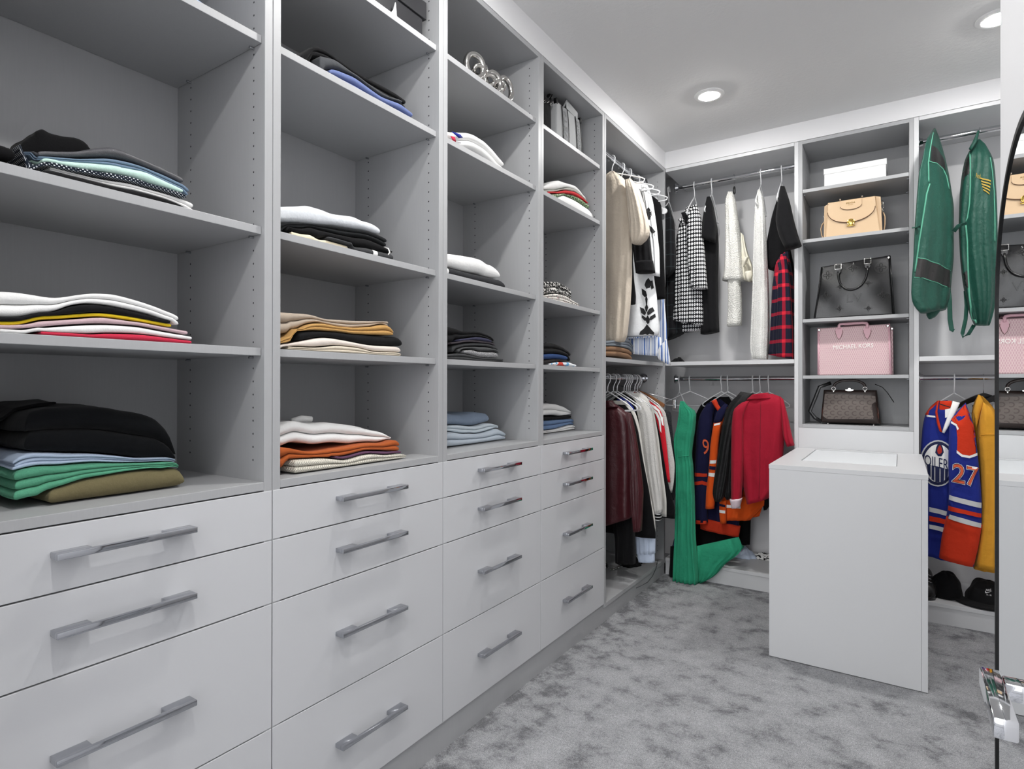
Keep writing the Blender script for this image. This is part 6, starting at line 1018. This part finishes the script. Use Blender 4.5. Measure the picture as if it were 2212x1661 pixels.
MB().tube([(-.072, 2.475, 2.545), (-.068, 2.478, 2.568), (-.069, 2.50, 2.582), (-.071, 2.56, 2.577), (-.068, 2.605, 2.566), (-.072, 2.61, 2.545)], .022, 10, flat=.14, flatdir=(0, .6, .8)).build('handle', GTOTE, tt, 'all')
for y in (2.41, 2.655): BX(-.085, -.068, y - .008, y + .008, 2.548, 2.574, .002).build('side_clip', BLACK_L, tt)
kb = thing('shoulder_bag', 'black bag with a silver chain standing left of the grey tote', 'handbag', (-.16, 2.32, 2.355))
yz_slab([(2.245, 2.560), (2.392, 2.565), (2.398, 2.3555), (2.235, 2.3555)], -.09, -.25, taper=.7, bev=.012, bulge=.006).build('body', MATS['black'], kb, 'all')
MB().tube([(-.12, 2.385, 2.555), (-.10, 2.39, 2.59), (-.10, 2.405, 2.60), (-.11, 2.40, 2.56)], .012, 8, flat=.4, flatdir=(1, 0, 0)).build('handle', BLACK_L, kb, 'all')
ch = [(2.375, 2.535), (2.345, 2.531), (2.315, 2.522), (2.295, 2.505), (2.288, 2.482), (2.27, 2.468), (2.25, 2.455)]
m = MB()
for k, (y, z) in enumerate(ch): m.tube([(-.082 + (.004 * math.sin(a) if k % 2 else 0), y + .012 * math.cos(a), z + (.006 * math.sin(a) if k % 2 == 0 else .002 * math.sin(a)) + .008 * math.cos(a)) for a in [i * .785 for i in range(8)]], .0018, 5, closed=True)
m.build('chain', SILVER, kb, 'all')
# --- silver chain ornament: interlocked links standing on the shelf
co_ = thing('chain_ornament', 'polished silver ornament of large interlocked chain links on the top shelf', 'ornament', (-.047, 1.84, 2.355))
def link_ring(c, ry, rz, r, tw, lean=0.):
    P = []
    for k in range(28):
        a = 2 * math.pi * k / 28; y, z = ry * math.cos(a), rz * math.sin(a)
        P.append((c[0] + y * math.sin(tw) + z * lean, c[1] + y * math.cos(tw), c[2] + z))
    return MB().tube(P, r, 12, closed=True).build('chain_link', SILVER, co_, 'all')
link_ring((-.045, 1.739, 2.4105), .038, .0428, .0118, .35); link_ring((-.048, 1.803, 2.4050), .036, .0375, .0112, -.45)
link_ring((-.050, 1.862, 2.4055), .034, .0380, .0112, .35); link_ring((-.046, 1.940, 2.4105), .043, .0428, .0118, .05)
for y_, z_ in ((1.771, 2.408), (1.834, 2.402), (1.899, 2.406)): link_ring((-.047, y_, z_), .028, .013, .0085, .1, .9)
# --- black box with a lid
kx = thing('storage_box', 'black storage box with an overhanging lid at the top of the second unit', 'box', (-.16, 1.35, 2.355))
KBOX = plain('black_card', '232326', .35)
BX(-.27, -.05, 1.235, 1.458, 2.3555, 2.445, .002).build('box_body', KBOX, kx); BX(-.276, -.044, 1.229, 1.472, 2.442, 2.50, .002).build('lid', KBOX, kx)
tag(MB().prism([(1.288, 2.3556), (1.325, 2.3556), (1.318, 2.415), (1.31, 2.388)], lambda u, v, d: (d, u, v), -.038, -.034).build('paper_tag', WBOX, None, org=(-.036, 1.30, 2.3556)), 'small white paper corner standing before the black storage box', 'paper')
# ---------------------------------------------------------------- right bay floor: caps and shoe
BLKF = fabric('cap_black', '131315', .9, fold=14); WHT = newmat('print_white_cap', 'e8e8e8', .6)
def dome(c, rx, ry, rz, name, mat, root, squash=.0, seed=1, n=28, mm=14, dent=.05):
    V = []; F = []
    for i in range(mm + 1):
        t = math.pi / 2 * i / mm
        for k in range(n):
            a = 2 * math.pi * k / n; q = 1 + dent * noise.noise(Vector((math.cos(a) * 2 + seed, math.sin(a) * 2, t * 2)))
            r = math.cos(t) ** .75
            V.append((c[0] + rx * r * math.cos(a) * q, c[1] + ry * r * math.sin(a) * q, c[2] + rz * math.sin(t) * q + .0))
    for i in range(mm):
        for k in range(n):
            l = (k + 1) % n; F.append((i * n + k, i * n + l, (i + 1) * n + l, (i + 1) * n + k))
    F += [tuple(range(n))[::-1], tuple(mm * n + k for k in range(n))]
    m = MB().add(V, F); m.build(name, mat, root, 'all'); return m
cp = thing('baseball_cap', 'black cap with a small white logo and lettering beside the mirror', 'cap', (1.635, 3.85, .107))
m = dome((1.645, 3.86, .1085), .088, .085, .118, 'crown', BLKF, cp, seed=4, dent=.10); tcap = bvh(m)
br = [(1.560 + .0, 3.80)]
m = MB(); V = []; F = []
for i in range(9):
    for j in range(13):
        s, a = i / 8, math.pi * (1.02 + .96 * j / 12); r = .080 + .062 * s
        V.append((1.645 + r * math.cos(a), 3.862 + r * math.sin(a) * .98,   .1285 - .010 * s - .006 * abs(math.cos(a)) * s))
for i in range(8):
    for j in range(12): F.append((i * 13 + j, i * 13 + j + 1, (i + 1) * 13 + j + 1, (i + 1) * 13 + j))
n_ = len(V); V += [(x, y, z - .004) for x, y, z in V]; F += [tuple(i + n_ for i in f[::-1]) for f in F]
rim = [j for j in range(13)] + [i * 13 + 12 for i in range(1, 9)] + [8 * 13 + j for j in range(11, -1, -1)] + [i * 13 for i in range(7, 0, -1)]
F += [(rim[k], rim[(k + 1) % len(rim)], n_ + rim[(k + 1) % len(rim)], n_ + rim[k]) for k in range(len(rim))]
m.add(V, F).build('visor', BLKF, cp, 'all')
a_, b_, c_ = (1.635, 0.189), (1.656, 0.192), (1.635, 0.198)
text_on('NIKE', a_, b_, c_, lambda x, z: lay(tcap, x, z, 3.78, .0015)).build('lettering', WHT, cp)
a_, b_, c_ = (1.635, 0.170), (1.656, 0.170), (1.635, 0.177)
text_on('A I R', a_, b_, c_, lambda x, z: lay(tcap, x, z, 3.78, .0015)).build('lettering', WHT, cp)
sw = [(1.632, 0.191), (1.631, 0.183), (1.633, 0.179), (1.637, 0.180), (1.648, 0.187), (1.661, 0.194), (1.646, 0.187), (1.637, 0.184), (1.634, 0.185)]
flat_print([sw], tcap, 3.78, .0016, .01).build('logo', WHT, cp)
c2 = thing('knit_cap', 'plain black rounded cap on the base shelf between shoe and logo cap', 'cap', (1.478, 3.865, .107))
dome((1.478, 3.872, .1085), .070, .066, .128, 'crown', BLKF, c2, seed=9, dent=.12); MB().tube([(1.478 + .069 * math.cos(k * .3927), 3.872 + .065 * math.sin(k * .3927), .116) for k in range(16)], .0065, 8, closed=True).build('brim_roll', BLKF, c2, 'all')
shm = leather('shoe_black', '161617', .4, 120, .6)
sh = thing('sneaker', 'black textured sneaker half hidden behind the island', 'shoe', (1.392, 3.87, .107))
m = MB(); V = []; F = []; prof = [(-.115, .030, .055), (-.10, .038, .075), (-.06, .043, .082), (-.02, .042, .10), (.03, .038, .125), (.07, .036, .135), (.105, .030, .128), (.118, .018, .10)]
for dx, w, h in prof:
    for k in range(14):
        a = 2 * math.pi * k / 14; V.append((1.392 + w * math.cos(a), 3.865 + dx, .128 + max(-.001, (h * .62) * (math.sin(a) + .25))))
for i in range(len(prof) - 1):
    for k in range(14):
        l = (k + 1) % 14; F.append((i * 14 + k, i * 14 + l, (i + 1) * 14 + l, (i + 1) * 14 + k))
F += [tuple(range(14))[::-1], tuple((len(prof) - 1) * 14 + k for k in range(14))]
m.add(V, F).build('upper', shm, sh, 'all')
MB().prism([(1.392 + .047 * math.cos(a), 3.865 + .126 * math.sin(a)) for a in [k * math.pi / 12 for k in range(24)]], lambda u, v, d: (u, v, d), .1075, .129).build('sole', BLACK_L, sh, 30)
for k in range(3): MB().tube([(1.366, 3.79 + k * .02, .188 + k * .012), (1.392, 3.785 + k * .02, .196 + k * .013), (1.416, 3.79 + k * .02, .188 + k * .012)], .0022, 6).build('lace', STEEL, sh, 'all')
# ---------------------------------------------------------------- floor of the hanging unit and base shelf odds
def heap(name, lab, cat, c, rx, ry, h, mat, seed, n=40, mm=16, rough=.35):
    """a dropped cloth: low crumpled mound"""
    V = []; F = []
    for i in range(mm + 1):
        t = i / mm
        for k in range(n):
            a = 2 * math.pi * k / n
            q = 1 + rough * noise.noise(Vector((math.cos(a) * 2.2 + seed, math.sin(a) * 2.2, seed))); r = 1 - t
            z = h * (1 - r ** 2.2) * (1 + .5 * noise.noise(Vector((r * math.cos(a) * 4, r * math.sin(a) * 4, seed * 3.1)))) + .012 * abs(noise.noise(Vector((r * math.cos(a) * 9, r * math.sin(a) * 9, seed)))) * min(1, t * 6)
            V.append((c[0] + rx * q * r * math.cos(a), c[1] + ry * q * r * math.sin(a), c[2] + .0008 + z))
    for i in range(mm):
        for k in range(n):
            l = (k + 1) % n; F.append((i * n + k, i * n + l, (i + 1) * n + l, (i + 1) * n + k))
    F += [tuple(range(n))[::-1]]
    o = MB().add(V, F, [(v[0], v[1] + v[2]) for v in V]).build(name, mat, None, 'all', org=c); return tag(o, lab, cat)
heap('dropped_cloth', 'black cloth dropped on the floor of the hanging unit', 'clothing', (-.14, 3.50, .097), .06, .085, .045, MATS['black'], 3)
patterned('snake_print', '3a3a3a', p_noise('2a2a2a', 'b8b4ac', 90, .5, None, .6, 2))
o = thing('chain_belt', 'silver link chain belt on the floor under the burgundy jacket', 'belt', (-.19, 3.40, .097))
for k in range(9):
    y = 3.31 + k * .023; m = MB()
    m.tube([(-.195 + .05 * math.sin(k * .5) * .4 + .009 * math.sin(a) * (1 if k % 2 else .5), y + .015 * math.cos(a), .1035 + (.0045 * math.sin(a) if k % 2 == 0 else .001)) for a in [i * .785 for i in range(8)]], .0024, 6, closed=True)
    m.build('belt_link', SILVER, o, 'all')
heap('rolled_scarf', 'snakeskin print scarf end in the dark corner of the hanging unit', 'scarf', (-.29, 3.33, .097), .05, .10, .05, MATS['snake_print'], 8)
heap('bandana', 'white bandana with black swirls on the base shelf by the island', 'scarf', (.545, 4.07, .107), .085, .05, .028, patterned('bandana_print', 'cfcfcf', p_noise('e6e6e4', '1a1a1c', 45, .54, None, .6, 1)), 5)
heap('white_cloth', 'pale crumpled cloth on the base shelf behind the green train', 'clothing', (.42, 4.04, .107), .075, .07, .05, MATS['cool_white'], 6)
heap('denim_bundle', 'dark patterned denim bundle in the corner of the base shelf', 'clothing', (.05, 3.86, .107), .045, .075, .13, MATS['denim_dark'], 2)
o = heap('pale_denim_bundle', 'pale blue denim bundle leaning over the dark one in the corner', 'clothing', (.045, 4.06, .107), .040, .085, .27, MATS['paleblue'], 12)
heap('black_pouch', 'small black pouch on the white shelf under the tartan coat', 'pouch', (.03, 3.90, 1.377), .045, .06, .028, MATS['black'], 13)
st = loft(3.69, .012, [(0.047, 0.196), (0.044, 0.092), (0.038, 0.017), (0.047, -0.026)], [(0.089, 0.202), (0.086, 0.099), (0.080, 0.024), (0.083, -0.028)], 77, (2, .003))
st.v = [(x, y, max(z, .003)) for x, y, z in st.v]
tag(st.build('hanging_scarf', MATS['black'], None, 'all', org=(.055, 3.69, .003)), 'black scarf end hanging to the carpet left of the green jumpsuit', 'scarf')
WIRE = plain('dark_wire', '2c2c30', .5)
tag(MB().tube([(-.012, 3.62, .112), (-.003, 3.58, .100), (.004, 3.55, .085), (.006, 3.48, .055), (.005, 3.40, .040), (.003, 3.30, .046), (.003, 3.22, .055)], .0016, 6).build('power_cord', WIRE, None, 'all', org=(0, 3.4, .04)), 'thin dark cord looping over the kick board of the hanging unit', 'cord')
# small printed and sewn details on the folded clothes
def detail(lab, name, mat, mk):
    p = FOLDED[lab]; WORLD[p.name] = p.location.copy(); return mk().build(name, mat, p, 'all')

for y_, z_ in ((1.297, 1.634),):
    detail('black folded track trousers with a white piping loop', 'piping_loop', LETW, lambda: MB().tube([(-.060, y_ - .004, z_ + .016), (-.046, y_ + .002, z_ + .012), (-.040, y_ + .003, z_), (-.046, y_ - .001, z_ - .012), (-.060, y_ - .006, z_ - .014)], .0022, 6))
detail('off-white long folded top with a care tag above the rust shirt', 'care_tag', WBOX, lambda: MB().prism([(.946, 1.100), (.99, 1.118), (1.012, 1.137), (.965, 1.128)], lambda u, v, d: (-.20 + d, u, v + .012), -.0006, .0006))
detail('off-white long folded top with a care tag above the rust shirt', 'collar_roll', MATS['white'], lambda: MB().tube([(-.17, 1.045, 1.122), (-.165, 1.075, 1.127), (-.16, 1.105, 1.124)], [.007, .0095, .008], 10))
detail('white folded sweatshirt with a small blue print beneath the chain ornament', 'blue_print', MATS['royal_blue'], lambda: MB().prism([(1.59, 2.110), (1.635, 2.116), (1.65, 2.110), (1.63, 2.102)], lambda u, v, d: (-.030 + d, u, v), -.004, .0))
detail('white folded sweatshirt with a small blue print beneath the chain ornament', 'pink_print', MATS['crimson'], lambda: MB().prism([(1.585, 2.092), (1.605, 2.096), (1.612, 2.082), (1.60, 2.080)], lambda u, v, d: (-.030 + d, u, v), -.004, .0))
